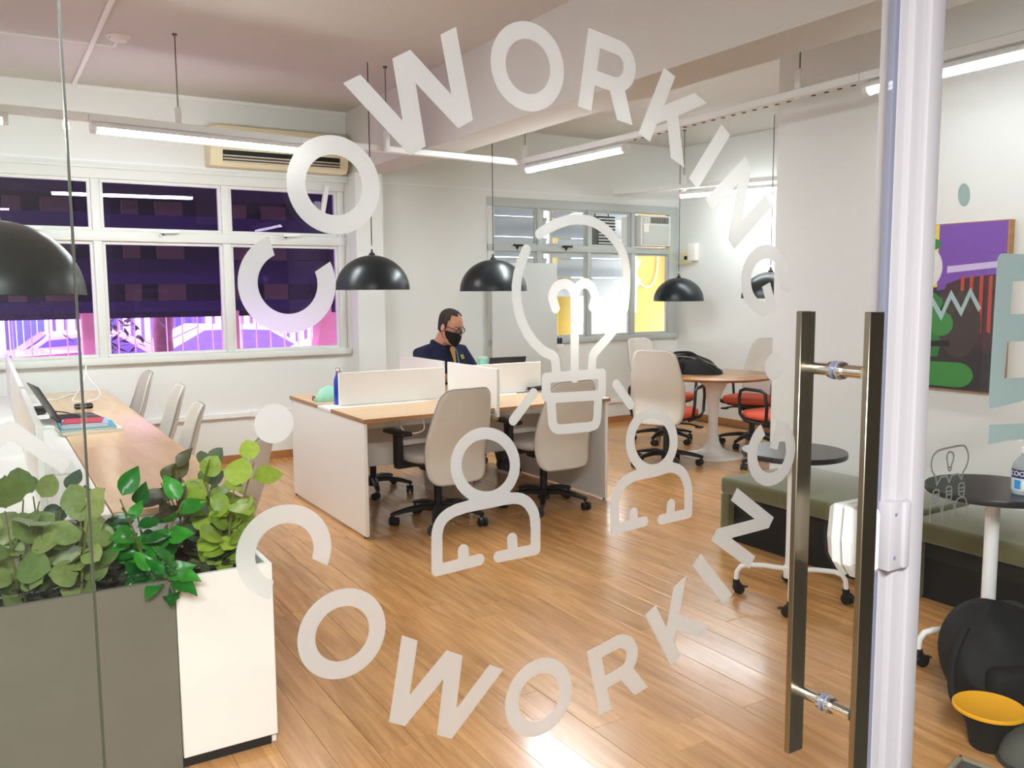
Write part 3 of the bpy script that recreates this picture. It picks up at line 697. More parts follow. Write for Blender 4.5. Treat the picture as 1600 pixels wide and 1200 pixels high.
tube_lamp((-1.1, TY-.30, LZ), (.2, TY-.24, LZ), 'added glowing tube light left of the picture over the window desk')  # additional lamp where the rail runs on to the left
r4 = thing('added_light_rail', 'added white light rail out of view at left, along the window desk', 'lighting rail', (-.62, 1.5, TZ))  # added rail out of view, carries the extra fill tubes
rail((0, 0, 0), (0, 4.2, 0), r4); rod(0, .6, r4); rod(0, 3.4, r4)
tube_lamp((-.62, 1.62, LZ), (-.62, 2.92, LZ), 'added unseen tube light left of the picture above the planter', M_TUBE2)  # added out of view, more light on the front of the room
tube_lamp((-.62, 3.4, LZ), (-.62, 4.7, LZ), 'added unseen tube light left of the picture above the window desk', M_TUBE2)  # second added fill tube, also out of view

def pendant(x, y, zb, top, label, R=.272):
    t = thing('pendant_lamp', label, 'lamp', (x, y, zb), 0, 'black dome pendants')
    prof = [(R*math.cos(a), R*.93*math.sin(a)) for a in [PI/2*i/16 for i in range(17)]]
    n = 40
    MB().lathe(prof, n, cap=False).build('shade', M_PEND, t, ang=80)
    MB().lathe([(r_*.985, z*.985) for r_, z in prof], n, cap=False).build('lining', M_PENDIN, t, ang=80)
    MB().lathe([(R*.985, 0), (R, 0), (R*1.004, .004), (R, .008)], n, cap=False).build('rim', M_PEND, t)
    MB().lathe([(.024, R*.93-.004), (.022, R*.93+.012), (.010, R*.93+.02), (.005, R*.93+.045)], 14).build('cap', M_BLACK, t)
    MB().cyl((0, 0, R+.05), (0, 0, top-zb), .0035, n=6).build('cord', M_BLACK, t)
    MB().lathe([(.03, R-.12), (.045, R-.16), (.035, R-.2), (.0, R-.215)], 14).build('bulb', M_PENDIN, t)
_p = aty(6.0, 582.5, 453); pendant(_p.x, 6.0, _p.z, CZ, 'black dome pendant left of the seated man')
_p = aty(6.06, 771, 455); pendant(_p.x, 6.06, _p.z, CZ, 'black dome pendant hanging over the seated man')
_p = aty(7.1, 1060, 470.5); pendant(_p.x, 7.1, _p.z, CZ, 'black dome pendant hanging in front of the air conditioner window')
_p = aty(5.85, 1203, 466); pendant(_p.x, 5.85, _p.z, CZ, 'black dome pendant half hidden behind the wall corner')
_p = aty(3.42, -3, 462); pendant(_p.x, 3.42, _p.z, CZ, 'large near black dome pendant cut by the left edge, in front of the left window')

# ================================================================== FURNITURE
def panel_mb(lo, hi, bev=.003): return MB().box(lo, hi, bev, 1)
# --- double workstation in the middle
D = thing('double_workstation', 'white and wood double workstation with crossed partitions, in the middle of the room', 'desk', (2.84, 5.53, 0))
dx0, dx1 = 1.915-2.84, 3.775-2.84; dy0, dy1 = 4.83-5.53, 6.29-5.53
for x0, x1 in ((dx0, -.0015), (.0015, dx1)):
    for y0, y1 in ((dy0, -.125), (.145, dy1)):
        t_ = panel_mb((x0, y0, .717), (x1, y1, .742), .002).build('tabletop', M_DESK, D)
        e = MB().box((x0-.0008, y0-.0008, .7165), (x1+.0008, y0+.002, .7405)).box((x0-.0008, y1-.002, .7165), (x1+.0008, y1+.0008, .7405))
        if x0 < -.5: e.box((x0-.0012, y0, .7165), (x0+.002, y1, .7405))
        else: e.box((x1-.002, y0, .7165), (x1+.0012, y1, .7405))
        e.build('edge_band', M_EDGE, t_, smooth=False)
panel_mb((dx0, -.122, .717), (-.0015, .142, .738)).build('cable_channel', M_WHITE, D); panel_mb((.0015, -.122, .717), (dx1, .142, .738)).build('cable_channel', M_WHITE, D)
for x in (dx0+.004, dx1-.029):
    e = panel_mb((x, dy0+.02, .012), (x+.025, dy1-.02, .7165)).build('end_panel', M_WHITE, D)
    for y in (dy0+.05, dy1-.05): MB().cyl((x+.0125, y, 0), (x+.0125, y, .013), .012, n=10).build('foot', M_BLACK, e)
panel_mb((-.02, -.35, .0), (.005, .37, .7165)).build('middle_panel', M_WHITE, D)
for y in (-.48, .47):
    panel_mb((dx0+.03, y, .645), (-.022, y+.02, .7165)).build('apron', M_WHITE, D); panel_mb((.006, y, .645), (dx1-.03, y+.02, .7165)).build('apron', M_WHITE, D)
panel_mb((dx0+.03, .0, .30), (dx1-.03, .018, .7165)).build('modesty_panel', M_WHITE, D)
panel_mb((dx0+.105, -.002, .739), (-.025, .016, .962)).build('partition', M_WHITE, D); panel_mb((.03, -.002, .739), (dx1-.13, .016, .962)).build('partition', M_WHITE, D)
panel_mb((-.017, dy0-.03, .685), (.004, -.03, 1.0)).build('partition', M_WHITE, D); panel_mb((-.017, .045, .743), (.004, dy1+.03, 1.0)).build('partition', M_WHITE, D)
MB().box((-.05, dy0-.02, .66), (.0, dy0+.02, .69), .004).build('bracket', M_STEELD, D)
# --- long workstation under the purple window
D2 = thing('long_workstation', 'long white and wood workstation under the purple window at left', 'desk', (.165, 5.4, 0))
ly0, ly1 = 3.24-5.4, 7.53-5.4
for y0, y1 in ((ly0, -.7), (-.697, .72), (.723, ly1)):
    for x0, x1 in ((-.64, -.175), (.185, .648)):
        t_ = panel_mb((x0, y0, .717), (x1, y1, .742), .002).build('tabletop', M_DESKY, D2)
        xs_ = x1 if x1 > 0 else x0
        MB().box((xs_-.001, y0, .7165), (xs_+.001, y1, .7405)).build('edge_band', M_EDGE, t_, smooth=False)
    panel_mb((-.172, y0, .717), (.182, y1, .738)).build('cable_channel', M_WHITE, D2)
    panel_mb((-.032, y0+.05, .739), (-.010, y1-.05, 1.06)).build('partition', M_WHITE, D2)
    MB().box((.06, (y0+y1)/2+.1, .738), (.15, (y0+y1)/2+.4, .744), .002).build('cable_flap', M_ALU, D2)
for y in (ly0+.01, -.71, .71, ly1-.04): panel_mb((-.62, y, 0), (.63, y+.025, .7165)).build('leg_panel', M_WHITE, D2)
panel_mb((-.005, ly0+.05, .3), (.013, ly1-.05, .7165)).build('modesty_panel', M_WHITE, D2)

# --- office chair: local +y is where the sitter faces
def chair(seat_m, arms, label, group, bh, zb):
    t = thing('office_chair', label, 'chair', (0, 0, 0), 0, group)
    # seat cushion: superellipse loft
    b = MB(); X, Y = Vector((1, 0, 0)), Vector((0, 1, 0)); R_ = []
    for z, k in ((.425, .80), (.43, .93), (.45, 1.), (.472, .99), (.487, .93), (.493, .70), (.492, .35)):
        R_.append(b.ring(Vector((0, .03, z)), X, Y, .245*k, .235*k, 28, 0, .62))
    b.skin(R_); b.build('seat', seat_m, t, ang=70)
    b = MB(); b.skin([b.ring(Vector((0, .02, z)), X, Y, .24*k, .24*k, 24, 0, .62) for z, k in ((.392, .55), (.405, .85), (.426, .98), (.432, .9))]); b.build('seat_shell', M_BLACK, t, ang=60)
    MB().box((-.09, -.12, .345), (.09, .10, .40), .02).build('tilt_box', M_BLACK, t)
    MB().tube([(.08, .0, .37), (.2, .02, .365), (.27, .03, .35)], .008, 6).box((.25, .0, .335), (.31, .06, .352), .006).build('lever', M_BLACK, t)
    # back
    def bw_(v):
        if v < .5: w_ = .205+.025*math.sin(PI*v*1.0)
        else: w_ = .23-.055*((v-.5)/.5)**1.2
        return w_
    H_ = bh+.03
    def pos(u, v, dy=0.):
        w_ = bw_(v); rc = .07; zz = v*H_
        e = min(zz, H_-zz); k = 1.
        if e < rc: k = 1-(rc/w_)*(1-math.sqrt(max(0, 1-((rc-e)/rc)**2)))*.95
        x = (2*u-1)*w_*k
        y = -.285+.035*math.exp(-((v-.28)/.22)**2)-.09*v*v+.05*(x/.23)**2+dy
        return (x, y, zb+zz)
    vs_ = [0, .012, .035, .07, .11, .18, .27, .36, .46, .56, .66, .76, .84, .89, .93, .965, .988, 1.]
    b = MB(); nu = 13
    g = [[b.bm.verts.new(Vector(pos(i/(nu-1), v))) for i in range(nu)] for v in vs_]
    for j in range(len(vs_)-1):
        for i in range(nu-1): b.bm.faces.new((g[j][i], g[j][i+1], g[j+1][i+1], g[j+1][i]))
    o = b.build('backrest', M_FAB, t, ang=80); solid(o, .022, 0.)
    # thin dark rim + spine behind
    rim = [pos(0, v, -.004) for v in vs_]+[pos(u, 1., -.004) for u in (.25, .5, .75)]+[pos(1, v, -.004) for v in vs_[::-1]]+[pos(u, 0, -.004) for u in (.75, .5, .25)]
    MB().tube(rim, .0065, 6, closed=True).build('back_rim', mat('rim_grey', (158, 153, 146), .6), o)
    MB().tube([(0, -.06, .385), (0, -.18, .382), (0, -.235, .40), (0, -.243, .47)], [.028, .024, .016, .009], 8).build('back_bar', M_BLACK, t)
    if arms == 'loop':
        for s_ in (-1, 1):
            pts = [(s_*.265, -.12, .43), (s_*.29, -.15, .55), (s_*.29, -.13, .665), (s_*.285, -.08, .685), (s_*.28, .10, .685), (s_*.28, .155, .665), (s_*.28, .17, .60), (s_*.275, .16, .47), (s_*.26, .12, .42), (s_*.22, .06, .405), (s_*.22, -.06, .405)]
            MB().tube(pts, .015, 6, closed=True, ra=.013, up=(1, 0, 0)).build('arm', M_BLACK, t)
    elif arms == 'tee':
        for s_ in (-1, 1):
            a = MB().box((s_*.29-.02, -.035, .42), (s_*.29+.02, .035, .615), .008).box((min(s_*.17, s_*.31), -.03, .395), (max(s_*.17, s_*.31), .03, .425), .008).build('arm', M_BLACK, t)
            MB().box((s_*.29-.04, -.12, .612), (s_*.29+.04, .13, .638), .012, 3).build('arm_pad', M_BLACK, a)
    MB().cyl((0, 0, .09), (0, 0, .27), .027, n=16).cyl((0, 0, .26), (0, 0, .36), .017, n=12).cyl((0, 0, .055), (0, 0, .125), .042, .034, n=18).build('gas_column', M_BLACK, t)
    for k in range(5):
        a = 2*PI*k/5+.3; ca, sa = math.cos(a), math.sin(a); d = Vector((ca, sa, 0)); n_ = Vector((-sa, ca, 0)); b = MB(); R_ = []
        for r_, z, w_, h_ in ((.02, .105, .03, .022), (.12, .112, .026, .02), (.22, .098, .022, .017), (.29, .082, .019, .014), (.315, .076, .013, .011)):
            R_.append(b.ring(d*r_+Vector((0, 0, z)), n_, Vector((0, 0, 1)), w_, h_, 8, PI/8, .8))
        b.skin(R_); leg = b.build('leg', M_BLACK, t)
        c_ = d*.30; q = a+1.1+k*.7; e_ = Vector((math.cos(q), math.sin(q), 0)); f_ = Vector((-e_.y, e_.x, 0)); cc = c_+f_*.018+Vector((0, 0, .029))
        MB().cyl(cc-e_*.026, cc-e_*.006, .029, n=14).cyl(cc+e_*.006, cc+e_*.026, .029, n=14).cyl(cc-e_*.01, cc+e_*.01, .016, n=10).cyl(c_+Vector((0, 0, .04)), c_+Vector((0, 0, .078)), .009, n=8).build('caster', M_BLACK, leg)
    return t
GREYG, REDG = 'grey office chairs at the workstations', 'coral seated chairs at the round table'
proto = chair(M_FABS, 'tee', 'grey office chair at the near left place of the middle workstation', GREYG, .57, .31)
protor = chair(M_RED, 'loop', 'coral seated chair with grey mesh back nearest the camera at the round table', REDG, .60, .385)
def place(o, x, y, face, label=None, base=None):
    o.location = (x, y, 0); o.rotation_euler = (0, 0, math.radians(face)-PI/2)
    if label: o['label'] = label
    return o
place(proto, 2.47, 4.97, 96)
place(copy_tree(proto), 3.29, 4.96, 92, 'grey office chair at the near right place of the middle workstation, behind the bulb drawing')
place(copy_tree(proto), 2.45, 6.02, 183, 'grey office chair on the far left side of the middle workstation, seen under the tabletop').scale = (.93, .93, .93)
place(copy_tree(proto), 3.42, 6.62, -95, 'grey office chair under the seated man')
place(copy_tree(proto), .70, 7.0, 180, 'grey office chair at the window desk, farthest, next to the window wall')
place(copy_tree(proto), .71, 5.85, 176, 'grey office chair at the window desk, second from the window wall')
place(copy_tree(proto), .61, 4.82, 174, 'grey office chair at the window desk, third from the window wall')
place(copy_tree(proto), .70, 3.84, 150, 'grey office chair nearest the planter, behind its right end')
place(protor, 4.97, 5.58, 30)
place(copy_tree(protor), 5.74, 6.47, -80, 'coral seated chair behind the nearest one, on the window side of the round table')
place(copy_tree(protor), 6.27, 5.82, 195, 'coral seated chair on the far right of the round table, against the white wall')
place(copy_tree(protor), 5.62, 4.93, 88, 'coral seated chair at the right of the round table, cut by the wall corner')

# --- round meeting table
T = thing('round_meeting_table', 'round wooden meeting table on a white trumpet pedestal in the alcove', 'table', (5.60, 5.66, 0))
MB().lathe([(.0, .716), (.50, .716), (.535, .73), (.54, .736), (.54, .742), (.536, .745), (.0, .745)], 56).build('tabletop', M_TULIP, T)
MB().lathe([(.27, 0), (.27, .008), (.24, .016), (.15, .035), (.085, .075), (.055, .14), (.043, .24), (.042, .36), (.05, .48), (.075, .58), (.12, .66), (.17, .705), (.2, .717)], 32).build('pedestal', M_WHITE, T, ang=80)

# --- two round cafe tables
def cafe(loc, rz, label):
    t = thing('cafe_table', label, 'table', loc, rz, 'round black café tables')
    MB().lathe([(0, .705), (.235, .705), (.243, .708), (.245, .714), (.245, .728), (.243, .732), (0, .733)], 48).build('tabletop', mat('black_laminate', (44, 43, 45), .3), t)
    MB().cyl((0, 0, .115), (0, 0, .69), .026, n=24).cyl((0, 0, .69), (0, 0, .705), .09, n=20).cyl((0, 0, .105), (0, 0, .16), .034, n=20).build('pole', M_TRIM, t)
    for k in range(4):
        a = PI/4+PI/2*k; d = Vector((math.cos(a), math.sin(a), 0))
        L_ = MB().tube([d*.02+Vector((0, 0, .145)), d*.12+Vector((0, 0, .152)), d*.20+Vector((0, 0, .150)), d*.235+Vector((0, 0, .138)), d*.252+Vector((0, 0, .11)), d*.255+Vector((0, 0, .068))], .0125, 10).build('leg', M_TRIM, t)
        c_ = d*.255; q = a+.9+k; e_ = Vector((math.cos(q), math.sin(q), 0)); f_ = Vector((-e_.y, e_.x, 0)); cc = c_+f_*.012+Vector((0, 0, .026))
        MB().cyl(cc-e_*.02, cc+e_*.02, .026, n=16).cyl(c_+Vector((0, 0, .048)), c_+Vector((0, 0, .072)), .017, n=12).box((cc.x-.01, cc.y-.01, .03), (cc.x+.01, cc.y+.01, .055), .004).build('caster', M_BLACK, L_)
        MB().box((.02, -.012, .03), (.045, .012, .037), .003, rot=Euler((0, 0, q+PI/2)), piv=(0, 0, .03)).build('brake_tab', M_BLACK, L_, loc=cc-Vector((0, 0, .026)))
    return t
cafe((3.285, 2.78, 0), math.radians(-4), 'round black café table on white pole behind the door handle')
cafe((3.31, 1.83, 0), math.radians(8), 'round black café table at the right edge, behind the tiny frosted drawing')
jar = thing('small_pot', 'small shiny white pot on the café table behind the door handle', 'pot', tuple(atz(.733, 1237, 701)))
MB().lathe([(.0, 0), (.026, 0), (.028, .006), (.028, .024), (.024, .030), (0, .031)], 20).build('body', M_WHITE, jar)
MB().lathe([(.029, .018), (.030, .02), (.030, .028), (.012, .036), (0, .037)], 20).build('lid', M_CHROME, jar)

# --- upholstered benches along the right wall
def bench(name, label, x0, x1, y0, y1, rz=0., group='olive upholstered benches'):
    t = thing(name, label, 'bench', ((x0+x1)/2, (y0+y1)/2, 0), rz, group); w_, l_ = (x1-x0)/2, (y1-y0)/2
    MB().box((-w_, -l_, .285), (w_, l_, .385), .022, 3).build('seat', M_OLIVE, t)
    MB().box((-w_+.004, l_-.07, .004), (w_-.004, l_-.002, .287), .012).build('end_panel', M_OLIVE, t)
    MB().box((-w_+.004, -l_+.002, .004), (w_-.004, -l_+.07, .287), .012).build('end_panel', M_OLIVE, t)
    MB().box((-w_+.05, -l_+.06, .0), (w_-.01, l_-.06, .288)).build('core', M_DARK, t, smooth=False)
    return t
bench('bench', 'olive velvet bench running behind the door handle along the right wall', 3.725, XR-.01, 2.56, 3.70)
bench('bench', 'olive velvet bench at the right edge, behind the second café table', 3.79, XR-.01, .9, 2.51)

# --- planter
P = thing('planter', 'long planter box with grey front and a white right end, along the glass front', 'planter', (0, 2.93, 0))
px0, px1, pxs = -2.3, .762, .462
panel_mb((px0, -.17, .0), (pxs-.002, -.152, .622), .002).build('grey_front', M_CONC, P)
e = panel_mb((pxs, -.172, .035), (px1, -.152, .622), .002).build('white_front', M_WHITE, P)
panel_mb((px1-.018, -.152, .0), (px1, .18, .622), .002).build('white_side', M_WHITE, P)
panel_mb((px0, .162, 0), (px1-.018, .18, .622), .002).build('back_panel', M_WHITE, P)
panel_mb((px0, -.152, .0), (px0+.018, .162, .622), .002).build('left_side', M_CONC, P)
MB().box((pxs, -.160, 0), (px1-.02, -.148, .035)).build('plinth', M_BLACK, P)
gr = MB().grid(lambda u, v: (px0+.018+u*(px1-px0-.036), -.152+v*.314, .545+.015*math.sin(u*90)*math.sin(v*11+u*40)), 60, 8).build('soil', mat('bark_mulch', (46, 36, 26), .95, noise=.5, nscale=30, bump=1., bscale=60), P)
gr['kind'] = 'stuff'

# --- plants in the planter
def leaf_mesh(kind, name):
    b = MB(); nv, nu = 7, 5
    rows = []
    for j in range(nv):
        v = j/(nv-1)
        if kind == 'round': w_ = .46*math.sin(PI*min(1, v**.85))**.62 if 0 < v < 1 else .012
        else: w_ = (.31*math.sin(PI*v**.75)**.9) if 0 < v < 1 else .01
        if kind == 'round': droop = -.10*v*v; fold = .05
        else: droop = -.22*v*v; fold = .16
        rows.append([b.bm.verts.new(Vector((v, (2*i/(nu-1)-1)*w_, droop+fold*abs(2*i/(nu-1)-1)*w_*2+.03*math.sin(v*9+i)))) for i in range(nu)])
    for j in range(nv-1):
        for i in range(nu-1): b.bm.faces.new((rows[j][i], rows[j][i+1], rows[j+1][i+1], rows[j+1][i]))
    return b.mesh(name, None, True, 180)
def leaf_mat(name, rgb, rgb2, rough=.42):
    mt = bpy.data.materials.new(name); mt.use_nodes = True; nt = mt.node_tree; L = nt.links; b = nt.nodes['Principled BSDF']
    oi = nt.nodes.new('ShaderNodeObjectInfo'); mx = nt.nodes.new('ShaderNodeMix'); mx.data_type = 'RGBA'
    mx.inputs[6].default_value = (*lin(rgb), 1); mx.inputs[7].default_value = (*lin(rgb2), 1)
    L.new(oi.outputs['Random'], mx.inputs[0])
    tc = nt.nodes.new('ShaderNodeTexCoord'); n = nt.nodes.new('ShaderNodeTexNoise'); n.inputs['Scale'].default_value = 5
    L.new(tc.outputs['Object'], n.inputs['Vector']); hs = nt.nodes.new('ShaderNodeHueSaturation'); mr = nt.nodes.new('ShaderNodeMapRange')
    mr.inputs[3].default_value = .72; mr.inputs[4].default_value = 1.25; L.new(n.outputs['Fac'], mr.inputs[0]); L.new(mr.outputs[0], hs.inputs['Value'])
    L.new(mx.outputs[2], hs.inputs['Color']); L.new(hs.outputs[0], b.inputs['Base Color']); b.inputs['Roughness'].default_value = rough
    t = nt.nodes.new('ShaderNodeBsdfTranslucent'); L.new(hs.outputs[0], t.inputs[0]); ms = nt.nodes.new('ShaderNodeMixShader'); ms.inputs[0].default_value = .25
    L.new(b.outputs[0], ms.inputs[1]); L.new(t.outputs[0], ms.inputs[2]); L.new(ms.outputs[0], nt.nodes['Material Output'].inputs[0]); return mt
LM = {'euc': leaf_mat('eucalyptus_leaf', (96, 122, 66), (150, 164, 98)), 'grn': leaf_mat('green_leaf', (18, 96, 30), (60, 156, 44), .3),
      'dark': leaf_mat('dark_leaf', (58, 40, 40), (92, 92, 52)), 'lime': leaf_mat('lime_leaf', (120, 150, 44), (172, 196, 72)), 'grey': leaf_mat('grey_leaf', (70, 92, 74), (110, 126, 92))}
STEM = mat('plant_stem', (116, 110, 62), .6)
LMESH = {}
for k in LM:
    for kind in ('round', 'point'):
        me = leaf_mesh(kind, 'leaf_%s_%s' % (k, kind)); me.materials.append(LM[k]); LMESH[k, kind] = me
prng = random.Random(21)
def plant(x, y, H, nst, nl, key, kind, size, label, spread=.10, lean=(0, 0), group=None, z0=.54):
    H *= 1.08; nl += 2; size *= 1.08
    t = thing('planter_plant', label, 'plant', (x, y, z0), 0, group); sb = MB()
    for s_ in range(nst):
        a = prng.random()*2*PI; r_ = spread*prng.uniform(.4, 1.); hh = H*prng.uniform(.7, 1.0)
        tip = Vector((math.cos(a)*r_+lean[0], math.sin(a)*r_*.8+lean[1], hh)); mid = Vector((tip.x*.25, tip.y*.25, hh*.5)); base = Vector((prng.uniform(-.02, .02), prng.uniform(-.02, .02), 0))
        P_ = [base.lerp(mid, q)*(1-q)+mid.lerp(tip, q)*q for q in [i/6 for i in range(7)]]
        sb.tube(P_, [.0045-.0004*i for i in range(7)], 5)
        for k in range(nl):
            q = .22+.78*(k+prng.random()*.4)/nl; q = 1. if k == nl-1 else min(q, 1.)
            p = base.lerp(mid, q)*(1-q)+mid.lerp(tip, q)*q
            az = a+k*2.4+prng.uniform(-.5, .5); el = prng.uniform(-.25, .6) if q < .95 else 1.0
            d = Vector((math.cos(az)*math.cos(el), math.sin(az)*math.cos(el), math.sin(el)))
            nn = Vector((-.1, -.75, .6))+Vector((prng.uniform(-.65, .65), prng.uniform(-.5, .5), prng.uniform(-.4, .4)))
            yv = nn.cross(d).normalized(); zv = d.cross(yv).normalized()
            sc_ = size*prng.uniform(.7, 1.15)
            o = link('leaf', LMESH[key, kind], t); mm = Matrix.Identity(4)
            for i in range(3): mm[i][0], mm[i][1], mm[i][2] = d[i]*sc_, yv[i]*sc_, zv[i]*sc_
            pp = p+d*.012
            mm[0][3], mm[1][3], mm[2][3] = pp; o.matrix_local = mm
    sb.build('stem', STEM, t); return t
plant(.045, 2.90, .36, 3, 7, 'euc', 'round', .095, 'round leaved olive green plant at the left edge of the planter', .12, (-.02, -.02))
plant(.20, 2.86, .34, 3, 7, 'euc', 'round', .090, 'round leaved olive green plant just left of the glass joint', .10, (.0, -.03))
plant(.12, 3.02, .40, 2, 7, 'grey', 'round', .07, 'grey green plant at the back of the planter, left of the glass joint', .10)
plant(.30, 3.00, .30, 3, 6, 'dark', 'point', .075, 'dark brownish plant low in the planter, right of the glass joint', .12)
plant(.405, 2.87, .33, 4, 8, 'grn', 'point', .085, 'glossy bright green pointed leaf plant in the middle of the planter', .11, (.0, -.01))
d_ = plant(.47, 2.83, .12, 3, 4, 'grn', 'point', .085, 'low bright green sprig drooping over the planter edge between grey and white', .08, (.0, -.10), z0=.56)
plant(.555, 3.03, .35, 4, 8, 'dark', 'point', .08, 'tall dark olive and purple leaf plant at the back of the planter', .10, (.02, 0))
plant(.60, 2.98, .42, 2, 7, 'grey', 'round', .07, 'tall thin plant with one pale round leaf on top', .06, (.0, 0))
plant(.655, 2.90, .38, 4, 8, 'lime', 'round', .082, 'yellow green round leaved plant at the right end of the planter', .11, (.03, -.01))
plant(.62, 3.05, .30, 3, 6, 'euc', 'round', .08, 'olive green plant at the back right corner of the planter', .09)
plant(-.10, 3.02, .34, 3, 6, 'grey', 'round', .085, 'grey green plant at the back of the planter, cut by the left picture edge', .10)
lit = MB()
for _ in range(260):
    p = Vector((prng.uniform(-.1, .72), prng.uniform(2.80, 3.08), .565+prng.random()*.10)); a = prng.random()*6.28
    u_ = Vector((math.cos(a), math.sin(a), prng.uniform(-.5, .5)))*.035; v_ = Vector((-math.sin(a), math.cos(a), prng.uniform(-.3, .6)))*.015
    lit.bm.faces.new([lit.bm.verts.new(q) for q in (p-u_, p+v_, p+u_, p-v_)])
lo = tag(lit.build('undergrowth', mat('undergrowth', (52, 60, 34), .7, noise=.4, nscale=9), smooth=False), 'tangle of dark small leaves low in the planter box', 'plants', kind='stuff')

# --- things on the middle workstation
b_ = thing('water_bottle', 'blue steel water bottle with silver cap at the left end of the middle workstation', 'bottle', (aty(5.62, 529.5, 600).x, 5.62, .738))
MB().lathe([(0, 0), (.033, 0), (.036, .006), (.036, .15), (.033, .175), (.021, .205), (.019, .215), (0, .216)], 24).build('body', mat('blue_enamel', (18, 58, 170), .25, coat=.5), b_)
MB().lathe([(.021, .214), (.023, .218), (.023, .242), (.019, .25), (0, .251)], 20).build('cap', M_CHROME, b_)
pc = thing('pouch', 'mint green zipped pouch behind the blue bottle', 'pouch', (aty(5.82, 513, 600).x, 5.82, .742), .25)
def pouchf(u, v):
    a = 2*PI*u; k = math.cos(v*PI/2)**.8
    return (.11*math.cos(a)*(.25+.75*k)*(1+.05*math.sin(5*a)), .055*math.sin(a)*max(.06, k), .105*v+.006*math.sin(7*a)*(1-v))
MB().grid(pouchf, 28, 9).build('body', mat('mint_fabric', (150, 208, 180), .7, noise=.12, nscale=30, bump=.4, bscale=90), pc)
MB().tube([(-.11, 0, .02), (-.06, 0, .085), (0, 0, .106), (.06, 0, .085), (.11, 0, .02)], .004, 6).build('zip', M_TRIM, pc)
MB().tube([(-.11, 0, .03), (-.13, -.01, .045), (-.14, -.01, .03), (-.125, 0, .015)], .004, 6).build('zip_pull', M_BLACKM, pc)
cb = [(.05*math.cos(t*1.9)+.03*math.sin(t*.7)+.02*math.sin(t*3.1), .028*math.sin(t*1.9)+.015*math.cos(t*1.3), .008+.010*(1+math.sin(t*1.07))+.012*(t/40)) for t in [i*.22 for i in range(170)]]
cb = [(-.19, -.02, .005), (-.14, -.03, .005), (-.09, -.01, .006)]+cb
co = tag(MB().tube(cb, .0035, 5).build('cable_coil', M_BLACK, None, (3.565, 5.47, .739)), 'black cable coil in front of the right partition', 'cable')
wc = tag(MB().tube(smooth_path([(2.22, 5.02, .712), (2.23, 4.98, .64), (2.27, 4.95, .612), (2.33, 4.95, .61), (2.375, 4.96, .63), (2.38, 4.99, .68)], 5), .004, 6).build('hanging_cable', M_TRIM), 'white cable hanging in a loop under the middle workstation', 'cable')
def laptop(loc, rz, label, w_=.33, d_=.23, ang=108):
    t = thing('laptop', label, 'laptop', loc, rz)           # hinge along local x, screen at +y
    mk = mat('laptop_shell', (44, 43, 46), .4)
    base = MB().box((-w_/2, -d_/2, 0), (w_/2, d_/2, .016), .005).build('base', mk, t)
    kb = MB()
    for r_ in range(5):
        for c_ in range(13): kb.box((-w_/2+.018+c_*.0228, d_/2-.055-r_*.0215, .016), (-w_/2+.038+c_*.0228, d_/2-.037-r_*.0215, .0185))
    k_ = kb.build('keys', M_BLACK, base, smooth=False); k_['kind'] = 'stuff'
    MB().box((-.05, -d_/2+.012, .016), (.05, -d_/2+.07, .0168), .002).build('touchpad', mat('touchpad', (70, 68, 72), .35), base)
    rx = Euler((math.radians(90-ang)*-1, 0, 0))
    s_ = MB().box((-w_/2, d_/2-.006, .014), (w_/2, d_/2, .014+d_), .004, rot=Euler((-math.radians(ang-90), 0, 0)), piv=(0, d_/2, .016)).build('lid', mk, t)
    MB().box((-w_/2+.01, d_/2-.0075, .03), (w_/2-.01, d_/2-.006, .006+d_), rot=Euler((-math.radians(ang-90), 0, 0)), piv=(0, d_/2, .016)).build('display', mat('display_dark', (20, 20, 26), .15), s_)
    return t
laptop((3.60, 6.10, .742), math.radians(180-4), 'black laptop opened towards the seated man, seen from behind')
cupm = thing('mint_cup', 'mint green cup standing beside the laptop of the seated man', 'cup', (3.425, 6.05, .742))
MB().lathe([(0, 0), (.035, 0), (.037, .01), (.042, .225), (.040, .228), (.036, .10), (0, .09)], 22).build('body', mat('mint_plastic', (150, 228, 206), .35), cupm)
MB().lathe([(.043, .215), (.044, .228), (.038, .236), (0, .238)], 22).build('lid', mat('mint_lid', (206, 240, 228), .4), cupm)
# --- things on the long workstation
laptop((.46, 5.84, .742), math.radians(97), 'dark open laptop on the window desk at left, screen edge on', .34, .24, 118)
BKS = [(.0, .30, .33, .018, (214, 214, 190), 'pale green cover book at the bottom of the pile on the window desk'), (.0178, .28, .30, .012, (60, 150, 176), 'thin teal book, second from the bottom of the pile'), (.0298, .235, .26, .020, (150, 172, 205), 'thick pale blue notebook upon the teal one'), (.0498, .20, .20, .006, (176, 44, 60), 'thin red booklet on top of the pile')]
for k, (z, w_, l_, h_, rgb, lab) in enumerate(BKS):
    bk = thing('book', lab, 'book', (.475-.008*k, 5.33+.004*k, .742+z), math.radians(3-4*k), 'pile of books on the window desk')
    cm = mat('book_cover_%d' % k, rgb, .45)
    MB().box((-w_/2, -l_/2, .0), (w_/2, l_/2, .002)).box((-w_/2, -l_/2, h_-.002), (w_/2, l_/2, h_)).box((-w_/2, -l_/2, .0), (-w_/2+.003, l_/2, h_)).build('cover', cm, bk, smooth=False)
    MB().box((-w_/2+.003, -l_/2+.004, .002), (w_/2-.004, l_/2-.004, h_-.002)).build('pages', mat('paper', (236, 232, 222), .8), bk, smooth=False)
ch = thing('charger', 'black power adapter beside the laptop on the window desk', 'charger', (.265, 6.22, .742), .3)
